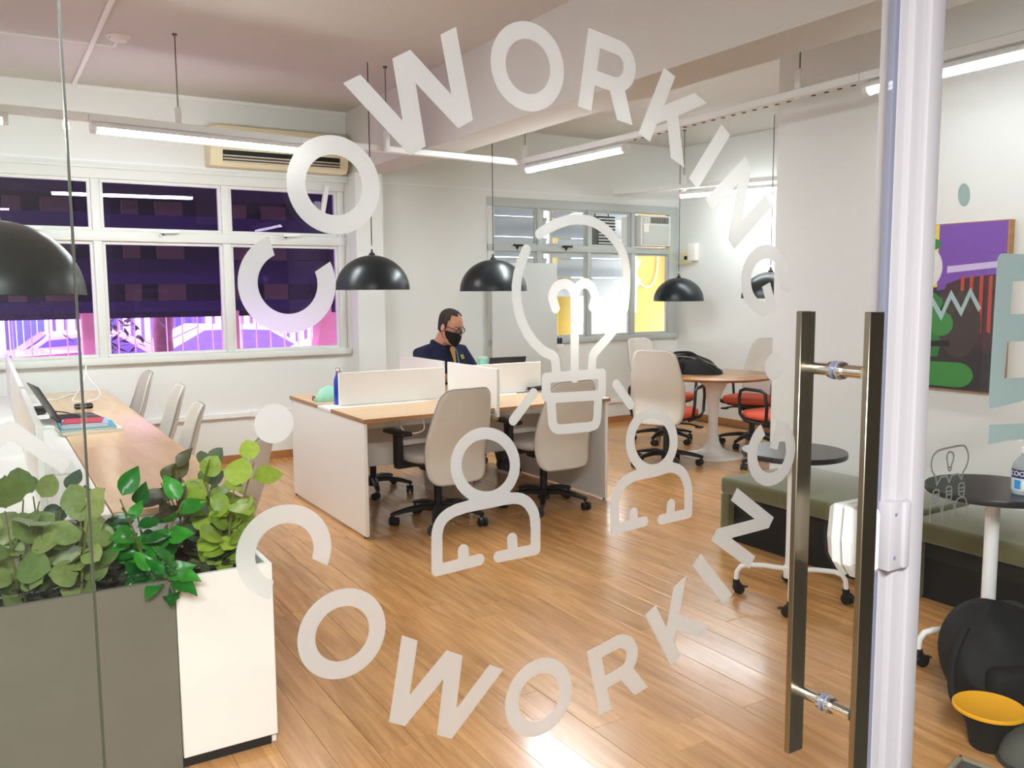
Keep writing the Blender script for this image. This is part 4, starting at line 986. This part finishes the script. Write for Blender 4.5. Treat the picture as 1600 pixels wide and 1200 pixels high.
MB().box((-.05, -.03, 0), (.05, .03, .05), .012, 3).build('body', M_BLACK, ch); MB().tube(smooth_path([(.05, 0, .02), (.10, -.02, .01), (.14, -.12, .006), (.12, -.2, .008)], 5), .004, 6).build('cord', M_BLACK, ch)
ms = thing('black_case', 'small black case behind the laptop on the window desk', 'case', (.545, 6.35, .742), .1)
MB().box((-.055, -.03, 0), (.055, .03, .035), .012, 3).build('body', M_BLACKM, ms); MB().box((-.056, -.031, .019), (.056, .031, .022)).build('seam', mat('rim_grey', (120, 117, 112)), ms)
for k, (pp, lab) in enumerate((([(.30, 6.9, .76), (.42, 6.95, .75), (.52, 7.2, .748), (.62, 7.35, .75)], 'white cable lying straight on the far end of the window desk'),
             ([(.56, 6.72, .748), (.52, 6.85, .748), (.58, 7.05, .80), (.64, 7.2, .90), (.66, 7.3, .96), (.665, 7.32, .88), (.72, 7.1, .78), (.68, 6.85, .75), (.60, 6.7, .748)], 'white cable curling up in a loop on the window desk'))):
    tag(MB().tube(smooth_path(pp, 6), .005, 6).build('white_cable', M_TRIM), lab, 'cable')
bx = thing('white_box', 'low white box on the left half of the window desk', 'box', (-.13, 6.3, .742), .05)
MB().box((-.13, -.16, 0), (.13, .16, .075), .004).build('body', M_WHITE, bx); MB().box((-.132, -.162, .055), (.132, .162, .08), .004).build('lid', M_TRIM, bx)
hs = thing('headset', 'black headset lying on the low white box', 'headset', (-.13, 6.28, .825), .2)
MB().tube([(.09*math.cos(a), .08*math.sin(a), .012+.035*math.sin(a)**2) for a in [i*PI/12 for i in range(13)]], .012, 8).build('band', M_BLACK, hs)
for s_ in (-1, 1): MB().cyl((s_*.088, -.005, .0), (s_*.088, -.005, .045), .036, n=18).build('ear_cup', M_BLACKM, hs)
# --- whiteboard on a stand, split and window air conditioners, boxes on the wall
wb = thing('whiteboard', 'pale grey whiteboard on a stand in front of the grey window', 'whiteboard', (4.73, 7.46, 0))
MB().box((-.39, -.008, .50), (.39, .012, 1.785), .006).build('board', mat('board_grey', (204, 207, 204), .35), wb)
for s_ in (-1, 1): MB().cyl((s_*.33, .03, 0), (s_*.33, .03, 1.6), .014, n=10).cyl((s_*.33, -.18, .02), (s_*.33, .2, .02), .014, n=10).build('leg', M_ALU, wb)
for k in (0, 1): MB().box((.398+.035*k, -.012, .95), (.418+.035*k, .012, 1.01), .003).build('marker', mat('marker_blue', (36, 42, 70), .4), wb)
MB().box((.385, -.01, .9), (.47, .02, .945), .004).build('marker_holder', M_ALU, wb)
ac = thing('split_air_conditioner', 'long beige split air conditioner above the purple window', 'air conditioner', (2.30, 7.64, 2.725))
rings = []
b = MB()
for x, k in ((-.6, .93), (-.585, 1.), (.585, 1.), (.6, .93)):
    rings.append([b.bm.verts.new((x, y, z*k)) for y, z in ((.11, -.165), (-.06, -.165), (-.10, -.12), (-.115, -.02), (-.105, .14), (-.085, .17), (.11, .17))])
b.skin(rings); b.build('case', M_BEIGE, ac, ang=35)
MB().box((-.50, -.117, -.075), (.52, -.09, -.035), .003).build('outlet', M_DARK, ac)
MB().box((-.50, -.11, -.125), (.52, -.08, -.082), .003).build('outlet', mat('outlet_brown', (70, 62, 54), .6), ac)  # lower outlet strip in plain dark brown
for z in (-.080, -.105, -.128): MB().box((-.50, -.122, z-.005), (.52, -.10, z+.005), .002).build('vane', mat('vane', (206, 196, 176), .45), ac)
MB().box((-.59, -.122, .10), (.59, -.095, .105)).build('seam', mat('vane', (206, 196, 176)), ac)
wa = thing('window_air_conditioner', 'white window air conditioner in the top right pane of the grey window', 'air conditioner', (6.62, 7.70, 2.0))
MB().box((-.225, -.05, 0), (.225, .30, .345), .008).build('case', M_ALU, wa)
MB().box((-.195, -.062, .02), (.19, -.045, .235), .006).build('front_grille', mat('grille_grey', (196, 198, 190), .5, bump=.6, bscale=300), wa)
for k in range(8): MB().box((-.08+.034*k, -.06, .255), (-.055+.034*k, -.048, .325), .002).build('vane', mat('grille_dark', (120, 120, 112), .5), wa)
MB().box((-.195, -.056, .245), (-.10, -.046, .335), .003).build('control_panel', mat('control_grey', (206, 206, 200), .4), wa)
for k in (0, 1): MB().cyl((-.165+.04*k, -.056, .30), (-.165+.04*k, -.068, .30), .013, n=14).build('knob', M_WHITE, wa)
MB().box((-.19, -.064, .155), (-.115, -.0618, .25)).build('paper_label', mat('paper', (236, 232, 222)), wa)
tag(MB().tube(smooth_path([(6.80, 7.62, 1.98), (6.84, 7.62, 1.90), (6.93, 7.66, 1.82), (7.02, 7.52, 1.80)], 5), .005, 6).build('power_cord', mat('yellow_cord', (214, 206, 120), .5)), 'pale yellow power cord of the window air conditioner', 'cable')
def wallbox(px, py, w_, h_, d_, m_, label, name):
    p = atx(XA, px, py); t = thing(name, label, 'box', (XA, p.y, p.z))
    MB().box((-d_, -w_/2, -h_/2), (-.0005, w_/2, h_/2), .008).build('case', m_, t)
    MB().box((-d_-.004, -w_*.18, -h_*.22), (-d_+.002, w_*.12, h_*.1), .002).build('window', M_TRIM if m_ is M_WHITE else M_DARK, t); return t
wallbox(1076, 402, .17, .13, .05, M_BEIGE, 'small beige electric box on the wall right of the grey window', 'electric_box')
wallbox(1086, 394, .13, .20, .06, M_WHITE, 'white dispenser on the wall right of the beige box', 'dispenser')
sm = thing('smoke_detector', 'round white smoke detector on the ceiling at top left', 'detector', (.86, 6.20, CZ))
MB().lathe([(.0, -.03), (.05, -.03), (.06, -.018), (.075, -.006), (.075, 0), (0, 0)], 28).build('body', M_TRIM, sm)
for a in (0.4, 3.54): MB().cyl((.06*math.cos(a), .06*math.sin(a), -.022), (.06*math.cos(a), .06*math.sin(a), -.01), .004, n=8).build('screw', M_GASK, sm)
cl = thing('window_opener', 'white angled opener arm at the top right corner of the purple window', 'opener', (2.72, 7.70, 2.30))
MB().box((-.022, -.02, -.17), (.022, .02, .17), .008, rot=Euler((0, .2, 0))).build('arm', M_TRIM, cl); MB().box((-.09, -.01, -.09), (-.03, .02, .02), .006).build('hinge', M_GASK, cl)
# --- bag on the round table
def blob(f, nu, nv, name, m_, par): return MB().grid(f, nu, nv).build(name, m_, par, ang=60)
bg = thing('laptop_bag', 'black fabric bag slumped on the round wooden table', 'bag', (5.50, 5.83, .746), math.radians(-52))
def bagf(u, v):
    a = 2*PI*u; k = math.cos(v*PI/2)**.55; r1, r2 = .27, .15
    ca, sa = math.copysign(abs(math.cos(a))**.7, math.cos(a)), math.copysign(abs(math.sin(a))**.7, math.sin(a))
    x = r1*ca*max(.02, k); h_ = .165-.09*max(0, x/.27)-.015*math.cos(3*a)
    return (x, r2*sa*max(.02, k), h_*math.sin(v*PI/2)**1.2+.012*math.sin(6*a+v*5)*math.sin(PI*v))
blob(bagf, 36, 14, 'body', mat('black_cloth', (9, 10, 11), .75, bump=.8, bscale=40), bg)
MB().tube(smooth_path([(-.18, -.08, .150), (-.05, -.10, .158), (.1, -.09, .12), (.22, -.05, .075)], 5), .006, 6).build('zip', mat('zip_grey', (120, 116, 104), .5), bg)
MB().tube(smooth_path([(-.2, .0, .155), (-.15, -.03, .185), (-.02, -.05, .190), (.05, -.03, .150)], 6), .012, 8).build('handle', M_BLACKM, bg)
MB().box((-.24, -.165, .02), (-.06, -.13, .12), .015).build('pocket', M_BLACKM, bg)
# --- gel bottle on the right café table
gp_ = atz(.733, 1599, 771); gl = thing('gel_bottle', 'clear pump bottle of hand gel with blue label on the café table at right', 'bottle', tuple(gp_))
MB().lathe([(0, 0), (.034, 0), (.037, .005), (.037, .085), (.035, .10), (.020, .122), (.012, .128), (.012, .14), (0, .141)], 28).build('body', mat('gel_plastic', (228, 236, 240), .15, trans=.5), gl)
MB().lathe([(.0375, .056), (.0378, .0562), (.0378, .0838), (.0375, .084)], 36, cap=False).build('label_band', mat('label_navy', (46, 44, 106), .5), gl)
MB().lathe([(.0374, .014), (.0376, .015), (.0376, .054), (.0374, .055)], 36, cap=False).build('label_panel', mat('label_pale', (214, 222, 230), .5), gl)
tm = text_mesh('ALCOOL', .0215, .0006)
gl.scale = (1.12, 1.12, 1.12); dirc = (Vector((0, 0, HEYE))-gp_); a0 = math.atan2(dirc.y, dirc.x)-.80
for v in tm.vertices:
    a = a0+v.co.x/.0382; r_ = .0382+v.co.z; v.co = Vector((r_*math.cos(a), r_*math.sin(a), .064+v.co.y))
tm.materials.append(M_WHITE); link('lettering', tm, gl)
def patch(a1, a2, z0, z1, m_, nm, r_=.0382):
    return MB().grid(lambda u, v: (r_*math.cos(a0+a1+(a2-a1)*u), r_*math.sin(a0+a1+(a2-a1)*u), z0+(z1-z0)*v), 10, 2).build(nm, m_, gl)
patch(.0, .55, .02, .05, mat('label_blue', (48, 150, 216), .4), 'label_drop'); patch(.68, 1.2, .02, .05, mat('label_ivory', (244, 240, 222), .5), 'label_text_block')
MB().lathe([(.013, .138), (.015, .14), (.015, .155), (.006, .158), (.005, .175), (.013, .177), (.013, .187), (0, .188)], 18).box((-.035, -.006, .178), (.0, .006, .187), .003).build('pump', M_TRIM, gl)
# --- dark bags on the floor at lower right
bp = thing('backpack', 'black backpack leaning against the bench under the café table at right', 'backpack', (3.06, 1.63, 0), math.radians(-30))
def bpf(u, v):
    a = 2*PI*u; k = (1-abs(2*v-1)**3.2)**.45 if 0 < v < 1 else .02
    ca, sa = math.copysign(abs(math.cos(a))**.75, math.cos(a)), math.copysign(abs(math.sin(a))**.75, math.sin(a))
    return (.215*ca*k*(1-.25*v)+.012*math.sin(9*v+2*a), .165*sa*k*(1-.2*v)+.05*v, .37*v+.022*math.sin(5*a+6*v)*math.sin(PI*v))
blob(bpf, 40, 18, 'body', mat('black_cloth', (9, 10, 11)), bp)
MB().box((-.13, -.185, .04), (.11, -.10, .2), .03, 3).build('pocket', M_BLACKM, bp)
MB().tube(smooth_path([(-.16, -.04, .31), (-.225, -.08, .2), (-.235, -.12, .08), (-.17, -.14, .02)], 6), .014, 8).build('strap', M_BLACKM, bp)
MB().tube(smooth_path([(.07, -.11, .30), (.12, -.14, .25), (.16, -.12, .2)], 5), .004, 6).build('zip', mat('zip_grey', (120, 116, 104)), bp)
_p = atz(.14, 1546, 1103)
yd = thing('low_stool', 'low black stool with a round yellow top on the floor, lower right', 'stool', (_p.x, _p.y, 0))
MB().lathe([(0, 0), (.05, 0), (.055, .01), (.066, .07), (.092, .125), (0, .126)], 30).build('base', M_BLACKM, yd, ang=60)
MB().lathe([(.0, .136), (.100, .137), (.107, .141), (.110, .138), (.110, .130), (.10, .125), (0, .125)], 40).build('top', mat('yellow_plastic', (232, 164, 14), .5), yd, ang=35)
cu_ = thing('grey_cushion', 'dark grey round cushion below the yellow topped stool', 'cushion', (2.50, 1.235, 0))
def cuf(u, v):
    a = 2*PI*u; k = math.cos(v*PI/2)**.5
    return (.14*math.cos(a)*max(.02, k), .10*math.sin(a)*max(.02, k), .10*math.sin(v*PI/2)+.0)
cu_.location = (2.79, 1.36, 0)
blob(cuf, 30, 10, 'body', mat('grey_cushion_cloth', (84, 84, 76), .9, bump=.5, bscale=80), cu_)
MB().tube([(.138*math.cos(t), .098*math.sin(t), .012) for t in [2*PI*i/30 for i in range(30)]], .007, 6, closed=True).build('piping', mat('dark_grey_cloth', (50, 50, 46), .9), cu_)
pd = thing('floor_pad', 'dark grey pad with a beige border at the bottom right edge', 'pad', (2.43, 1.31, 0), math.radians(12))
MB().box((-.125, -.125, 0), (.125, .125, .04), .008).build('pad', mat('pad_grey', (76, 77, 74), .8, noise=.1), pd)
MB().box((-.13, .112, 0), (.13, .13, .048), .005).box((-.13, -.13, 0), (.13, -.112, .048), .005).box((-.13, -.13, 0), (-.112, .13, .048), .005).box((.112, -.13, 0), (.13, .13, .048), .005).build('border', mat('beige_border', (140, 126, 104), .8), pd)

# --- painting: a plain abstract of flat colour fields in a wood frame
pt = thing('painting', 'abstract colour field painting in a wood frame on the right white wall', 'painting', (XR, 2.68, 1.40))
pw, ph = .265, .44
MB().box((-.045, -pw, -ph), (0, pw, ph), .002, 1).build('frame', wood_mat('frame_wood', (170, 120, 66), (198, 148, 90), .5, (4, 4, 20), rnd=False), pt, smooth=False)
def field(pts, rgb, lay, nm='colour_field'):
    P_ = [(-.0455-.0004*lay, -(x*2-1)*pw, -ph+z*2*ph) for x, z in pts]       # x: 0 left .. 1 right as seen from the room
    MB().prism(P_, (-.0004, 0, 0)).build(nm, mat('paint_%d_%d_%d' % rgb, rgb, .6, noise=.06, nscale=30), pt, smooth=False)
def disc(cx, cz, rx, rz, n=28, a0=0, a1=360): return [(cx+rx*math.cos(math.radians(a0+(a1-a0)*i/n)), cz+rz*math.sin(math.radians(a0+(a1-a0)*i/n))) for i in range(n)]
field([(.008, .005), (.985, .005), (.985, .995), (.008, .995)], (52, 48, 50), 0)
field([(.30, .60), (.985, .66), (.985, .995), (.30, .995)], (126, 82, 172), 1)
field([(.008, .62), (.30, .62), (.30, .995), (.008, .995)], (232, 214, 66), 1)
field([(.40, .705), (.985, .735), (.985, .77), (.40, .745)], (206, 190, 226), 2)
field([(.985, .70), (.55, .67), (.40, .64), (.33, .50), (.45, .30), (.985, .22)], (76, 48, 54), 2)
for x in (.55, .64, .74, .83): field([(x, .36 if x > .6 else .55), (x+.035, .35 if x > .6 else .55), (x+.035, .69), (x, .68)], (190, 74, 56), 3)
field(disc(.16, .74, .19, .13), (226, 224, 220), 3)
field(disc(.13, .88, .20, .045), (62, 136, 66), 4)
field(disc(.17, .50, .21, .10), (58, 128, 60), 4)
field([(.008, .18), (.34, .20), (.42, .42), (.36, .56), (.008, .48)], (54, 122, 58), 3)
field(disc(.55, .40, .22, .20), (70, 60, 56), 4)
field(disc(.36, .40, .13, .075), (66, 140, 68), 5)
field([(.008, .285), (.46, .30), (.46, .265), (.008, .25)], (30, 30, 32), 5)
field([(.008, .02), (.55, .02)]+disc(.55, .095, .17, .075, 16, -90, 90)+[(.55, .17), (.008, .165)], (62, 138, 62), 5)
field([(.90, .28), (.985, .40), (.985, .12), (.93, .20)], (150, 126, 196), 3)

# ================================================================== THE SEATED MAN
PM = thing('person', 'seated man in navy polo shirt, black face mask and glasses, looking down', 'person', (3.375, 6.66, 0), math.radians(193))
SK = mat('skin', (206, 146, 118), .5, noise=.06, nscale=14)
NAVY = mat('navy_cotton', (20, 26, 62), .85, bump=.3, bscale=300)
def limb(b, pts, rs, n=12):
    b.tube([Vector(p) for p in pts], rs, n)
    b.ball(pts[0], rs[0], u=12, v=8); b.ball(pts[-1], rs[-1], u=12, v=8)
HC = Vector((-.015, .085, 1.205)); HR = Matrix.Rotation(math.radians(16), 3, 'Z') @ Matrix.Rotation(math.radians(-24), 3, 'X'); HS = 1.10
def hp(v): return HC + HR @ (Vector(v)*HS)
HEADR = [(-.128, .030, .030, .055), (-.118, .046, .052, .045), (-.09, .060, .074, .028), (-.05, .069, .088, .012), (-.01, .073, .094, .004), (.03, .077, .098, 0.), (.06, .0765, .097, -.004), (.085, .069, .086, -.007), (.105, .055, .067, -.009), (.12, .034, .042, -.01), (.127, .010, .012, -.01)]
def headloft(b, k=1., zmin=-1, zmax=1, n=26):
    R_ = []
    for z, rx, ry, cy in HEADR:
        if z < zmin or z > zmax: continue
        ring = []
        for i in range(n):
            t = 2*PI*i/n; ring.append(b.bm.verts.new(hp((rx*k*math.cos(t), cy+ry*k*math.sin(t), z*(k if z > 0 else 1)))))
        R_.append(ring)
    b.skin(R_)
b = MB()
headloft(b)
for c_, r_ in (((0, .100, -.018), (.016, .022, .02)), ((0, .094, .008), (.011, .014, .026)), ((0, .088, .038), (.055, .014, .012)), ((.038, .070, -.03), (.022, .018, .02)), ((-.038, .070, -.03), (.022, .018, .02)), ((0, .086, -.068), (.026, .016, .008)), ((0, .084, -.083), (.024, .015, .007))):
    g = bmesh.ops.create_uvsphere(b.bm, u_segments=12, v_segments=8, radius=1.)
    for q in g['verts']: q.co = hp((q.co.x*r_[0]+c_[0], q.co.y*r_[1]+c_[1], q.co.z*r_[2]+c_[2]))
for s_ in (-1, 1):                                     # ears
    g = bmesh.ops.create_uvsphere(b.bm, u_segments=12, v_segments=8, radius=1.)
    for q in g['verts']: q.co = hp((q.co.x*.012+s_*.079, q.co.y*.02-.008, q.co.z*.033-.008))
limb(b, [(0, -.03, 1.0), (-.005, .0, 1.07), (-.01, .035, 1.13)], [.085, .072, .068])
X, Y = Vector((1, 0, 0)), Vector((0, 1, 0))
TOR = [(.50, .19, .14, -.02), (.58, .20, .155, 0.), (.68, .205, .165, .01), (.78, .205, .155, .01), (.88, .205, .135, 0.), (.96, .20, .115, -.015), (1.01, .16, .095, -.025), (1.045, .09, .08, -.025)]
b.skin([b.ring(Vector((0, cy, z)), X, Y, rx*.93, ry*.93, 24, 0, .85) for z, rx, ry, cy in TOR])
SH = {-1: (-.215, -.02, .965), 1: (.215, -.02, .965)}; EL = {-1: (-.285, .10, .765), 1: (.285, .10, .765)}; WR = {-1: (-.12, .345, .800), 1: (.16, .345, .800)}
for s_ in (-1, 1):
    sh, el, wr_ = Vector(SH[s_]), Vector(EL[s_]), Vector(WR[s_])
    limb(b, [sh, sh.lerp(el, .5), el], [.060, .054, .045]); limb(b, [el, el.lerp(wr_, .35), wr_], [.046, .045, .030])
    d = (wr_-el).normalized(); d.z = -.12; d.normalize(); side = d.cross(Vector((0, 0, 1))).normalized()   # palm
    R_ = []
    for t, w_, h_ in ((0, .029, .020), (.03, .036, .018), (.065, .042, .015), (.085, .041, .012)):
        R_.append(b.ring(wr_+d*t+Vector((0, 0, -.006)), side, Vector((0, 0, 1)), w_, h_, 12))
    b.skin(R_)
    for k, (o_, L_) in enumerate(((-.031, .066), (-.0105, .078), (.0105, .074), (.031, .058))):
        p0 = wr_+d*.075+side*o_+Vector((0, 0, -.005)); p1 = p0+d*L_*.5+side*o_*.12+Vector((0, 0, .004)); p2 = p1+d*L_*.32+Vector((0, 0, -.016)); p3 = p2+d*L_*.18+Vector((0, 0, -.014))
        b.tube([p0, p1, p2, p3], [.0098, .0090, .0082, .007], 8); b.ball(p3, .007, u=8, v=6)
    t0 = wr_+d*.022+side*(.024*-s_); t1 = t0+side*(-s_*.034)+d*.028; t2 = t1+d*.03+side*(-s_*.006)+Vector((0, 0, -.010))
    b.tube([t0, t1, t2], [.014, .0115, .009], 8); b.ball(t2, .009, u=8, v=6)
HIP = {-1: (-.10, .0, .545), 1: (.10, .0, .545)}; KN = {-1: (-.15, .46, .535), 1: (.13, .46, .535)}; AN = {-1: (-.13, .62, .09), 1: (.12, .40, .09)}
for s_ in (-1, 1):
    limb(b, [HIP[s_], Vector(HIP[s_]).lerp(Vector(KN[s_]), .5), KN[s_]], [.085, .075, .056]); limb(b, [KN[s_], Vector(KN[s_]).lerp(Vector(AN[s_]), .35), AN[s_]], [.055, .052, .034])
def fuse(b, name, m_, vox, par, it=4):
    o = b.build(name, m_, par, smooth=True, ang=180)
    md = o.modifiers.new('r', 'REMESH'); md.mode = 'VOXEL'; md.voxel_size = vox; md.use_smooth_shade = True
    s_ = o.modifiers.new('s', 'SMOOTH'); s_.iterations = it; s_.factor = .5
    bake(o); o.data.materials.clear(); o.data.materials.append(m_); o.data.shade_smooth(); return o
body = fuse(b, 'body', SK, .0062, PM, 3)
# hair
b = MB(); n = 40; R_ = []
for z, rx, ry, cy in HEADR:
    if z < -.05: continue
    R_.append([b.bm.verts.new(hp((rx*1.045*math.cos(2*PI*i/n), cy+ry*1.045*math.sin(2*PI*i/n), z*1.035))) for i in range(n)])
b.skin(R_, cap=False)
HI = HR.inverted(); kill = []
for f in b.bm.faces:
    c_ = HI @ (f.calc_center_median()-HC)/HS
    if (c_.y > .022 and c_.z < .106) or (c_.y > .040 and c_.z < .126) or (c_.z < -.02 and c_.y > -.02) or (abs(c_.x) > .06 and c_.y > .02 and c_.z < .06): kill.append(f)
bmesh.ops.delete(b.bm, geom=kill, context='FACES')
o = b.build('hair', mat('dark_hair', (48, 40, 34), .7, noise=.3, nscale=60, bump=.8, bscale=200), PM, ang=180); solid(o, .008, .6)
# face mask with ear loops
b = MB(); nu, nv = 15, 9
def maskp(u, v):
    t = math.radians(8+164*u); z = -.125+.118*v; zz = max(-.118, min(z, -.0)); k = 1.13+.12*math.sin(PI*u)**2*math.sin(PI*min(1, v*1.15))**1
    R0 = HEADR[0]
    for r0, r1 in zip(HEADR, HEADR[1:]):
        if r0[0] <= zz <= r1[0]: q = (zz-r0[0])/(r1[0]-r0[0]); R0 = tuple(r0[i]+(r1[i]-r0[i])*q for i in range(4)); break
    zoff = -.012*math.cos(t)**2*(1-v)*-1.5
    return hp((R0[1]*k*math.cos(t), R0[3]+R0[2]*k*math.sin(t)+.006*math.sin(PI*u), z+zoff-.012*(1-math.sin(PI*u))*(v-.5)*2))
b.grid(maskp, nu, nv); o = b.build('face_mask', mat('black_mask', (14, 16, 17), .85), PM, ang=180); solid(o, .004, 1.)
for s_ in (-1, 1): MB().tube([hp(p) for p in ((s_*.066, .03, -.03), (s_*.078, .0, -.005), (s_*.084, -.025, .0), (s_*.082, -.02, -.04), (s_*.064, .02, -.085))], .0018, 5).build('ear_loop', M_BLACK, o)
# eyes, brows, glasses
for s_ in (-1, 1):
    e_ = MB(); g = bmesh.ops.create_uvsphere(e_.bm, u_segments=12, v_segments=8, radius=.0125)
    for q in g['verts']: q.co = hp(q.co+Vector((s_*.031, .081, .013)))
    e_.build('eye', mat('eye_white', (226, 220, 214), .3), PM)
    MB().tube([hp((s_*x, y, z)) for x, y, z in ((.012, .100, .034), (.030, .098, .040), (.050, .084, .034))], .0038, 6).build('eyebrow', mat('dark_hair', (48, 40, 34)), PM)
gs = MB()
for s_ in (-1, 1):
    gs.tube([hp((s_*(.034+.027*math.copysign(abs(math.cos(t))**.7, math.cos(t))), .113-.010*abs(.034+.027*math.cos(t))/.06, .008+.019*math.copysign(abs(math.sin(t))**.7, math.sin(t)))) for t in [2*PI*i/20 for i in range(20)]], .0034, 6, closed=True)
    gs.tube([hp(p) for p in ((s_*.062, .102, .018), (s_*.082, .075, .018), (s_*.086, .0, .012), (s_*.082, -.02, -.002))], .0026, 6)
gs.tube([hp((-.008, .113, .012)), hp((0, .116, .016)), hp((.008, .113, .012))], .0026, 6)
gl_ = gs.build('glasses', mat('glasses_dark', (26, 18, 16), .3), PM)
for s_ in (-1, 1): MB().prism([hp((s_*(.034+.025*math.cos(t)), .110, .008+.017*math.sin(t))) for t in [2*PI*i/16 for i in range(16)]], HR @ Vector((0, .001, 0))).build('lens', M_WGLASS, gl_, smooth=False)
# polo shirt: body and short sleeves
b = MB()
b.skin([b.ring(Vector((0, cy, z)), X, Y, rx*1.06, ry*1.08, 28, 0, .85) for z, rx, ry, cy in TOR[1:-1]]+[b.ring(Vector((0, -.022, 1.047)), X, Y, .098, .088, 28)])
for s_ in (-1, 1):
    sh, el = Vector(SH[s_]), Vector(EL[s_])
    limb(b, [Vector((s_*.12, -.02, .985)), sh+Vector((0, 0, .005)), sh.lerp(el, .5), sh.lerp(el, .86)], [.075, .080, .076, .068], 14)
shirt = fuse(b, 'polo_shirt', NAVY, .008, PM, 6)
def collar(r0, r1, z0, z1, w0, w1, m_, nm, par, a0=100, a1=440, th=.004):
    b = MB()
    def f(u, v):
        a = math.radians(a0+(a1-a0)*u); r_ = r0+(r1-r0)*v; dip = max(0, math.sin(a))
        return (r_*math.cos(a), -.015+r_*.98*math.sin(a)*1.02+.018*dip, z0+(z1-z0)*v-.058*dip**1.5-(w0 if v < .5 else w1)*dip)
    b.grid(f, 30, 4); o = b.build(nm, m_, par, ang=180); return solid(o, th, 0.)
collar(.106, .088, 1.030, 1.088, .0, .0, NAVY, 'collar', shirt, 104, 436)
MB().prism([(-.032, .124, 1.02), (.026, .128, 1.02), (.006, .162, .90), (-.012, .160, .90)], (0, .004, 0)).build('placket_lining', mat('yellow_lining', (236, 176, 40), .7), shirt, smooth=False)
MB().prism([(-.020, .1285, 1.035), (.022, .1285, 1.035), (.004, .164, .935)], (0, .003, 0)).build('open_neck', SK, body, smooth=False)
MB().tube([(-.052, .085, 1.045), (-.047, .135, .99), (-.038, .168, .91), (-.028, .184, .80)], .0075, 6, ra=.003, up=(0, 1, 0)).build('lanyard', mat('teal_ribbon', (46, 140, 176), .6), shirt)
_ok, _hit, _nrm, _ = shirt.ray_cast(Vector((-.145, .6, .938)), Vector((0, -1, 0)))
bdg = MB().box((-.030, -.0015, -.019), (.030, .0015, .019), .001).build('chest_badge', mat('badge_yellow', (232, 216, 50), .6), shirt, loc=_hit+_nrm*.002)
bdg.rotation_euler = (math.asin(max(-1, min(1, _nrm.z))), 0, math.atan2(-_nrm.x, _nrm.y))
for x, w_ in ((-.018, .010), (-.002, .010), (.014, .010)):
    MB().box((x-w_*.5, .0015, -.009), (x+w_*.5, .0022, -.006)).box((x-w_*.5, .0015, .005), (x+w_*.5, .0022, .008)).box((x-w_*.5, .0015, -.007), (x-w_*.2, .0022, .007)).build('badge_mark', mat('badge_ink', (40, 44, 70), .6), bdg, smooth=False)
# trousers, shoes, watch
OL = mat('olive_trousers', (104, 102, 72), .85, bump=.3, bscale=200)
b = MB()
b.skin([b.ring(Vector((0, -.01, z)), X, Y, rx, ry, 20, 0, .8) for z, rx, ry in ((.475, .17, .14), (.52, .205, .165), (.60, .21, .165))])
for s_ in (-1, 1):
    limb(b, [HIP[s_], Vector(HIP[s_]).lerp(Vector(KN[s_]), .5), KN[s_]], [.098, .092, .074]); b.tube([Vector(KN[s_]), Vector(KN[s_]).lerp(Vector(AN[s_]), .4), Vector(AN[s_])+Vector((0, 0, .01))], [.072, .072, .062], 12)
fuse(b, 'trousers', OL, .009, PM, 5)
for s_ in (-1, 1):
    a = Vector(AN[s_]); b = MB()
    b.skin([b.ring(Vector((a.x, a.y+dy, z)), X, Vector((0, 0, 1)), rx, rz, 14) for dy, z, rx, rz in ((-.07, .062, .025, .03), (-.05, .062, .038, .047), (.02, .062, .043, .047), (.09, .055, .047, .038), (.15, .046, .044, .028), (.185, .040, .024, .016))])
    b.ball((a.x, a.y-.01, .10), .042, .05, .045); sh_ = fuse(b, 'shoe', mat('dark_brown_leather', (44, 32, 28), .55), .006, PM, 2)
    MB().prism([(a.x+x, a.y+y, .0) for x, y in ((-.03, -.08), (.03, -.08), (.044, 0), (.05, .1), (.035, .175), (0, .195), (-.035, .175), (-.05, .1), (-.044, 0))], (0, 0, .022)).build('sole', mat('pale_sole', (214, 208, 198), .6), sh_)
wv = Vector(WR[-1]); dv = (Vector(WR[-1])-Vector(EL[-1])).normalized()
wt = MB().cyl(wv-dv*.045, wv-dv*.018, .0375, .036, 20, False).build('watch', M_BLACK, PM); solid(wt, .004)
MB().cyl(wv-dv*.031+Vector((0, 0, .034)), wv-dv*.031+Vector((0, 0, .043)), .018, n=18).build('watch_case', M_BLACK, wt)
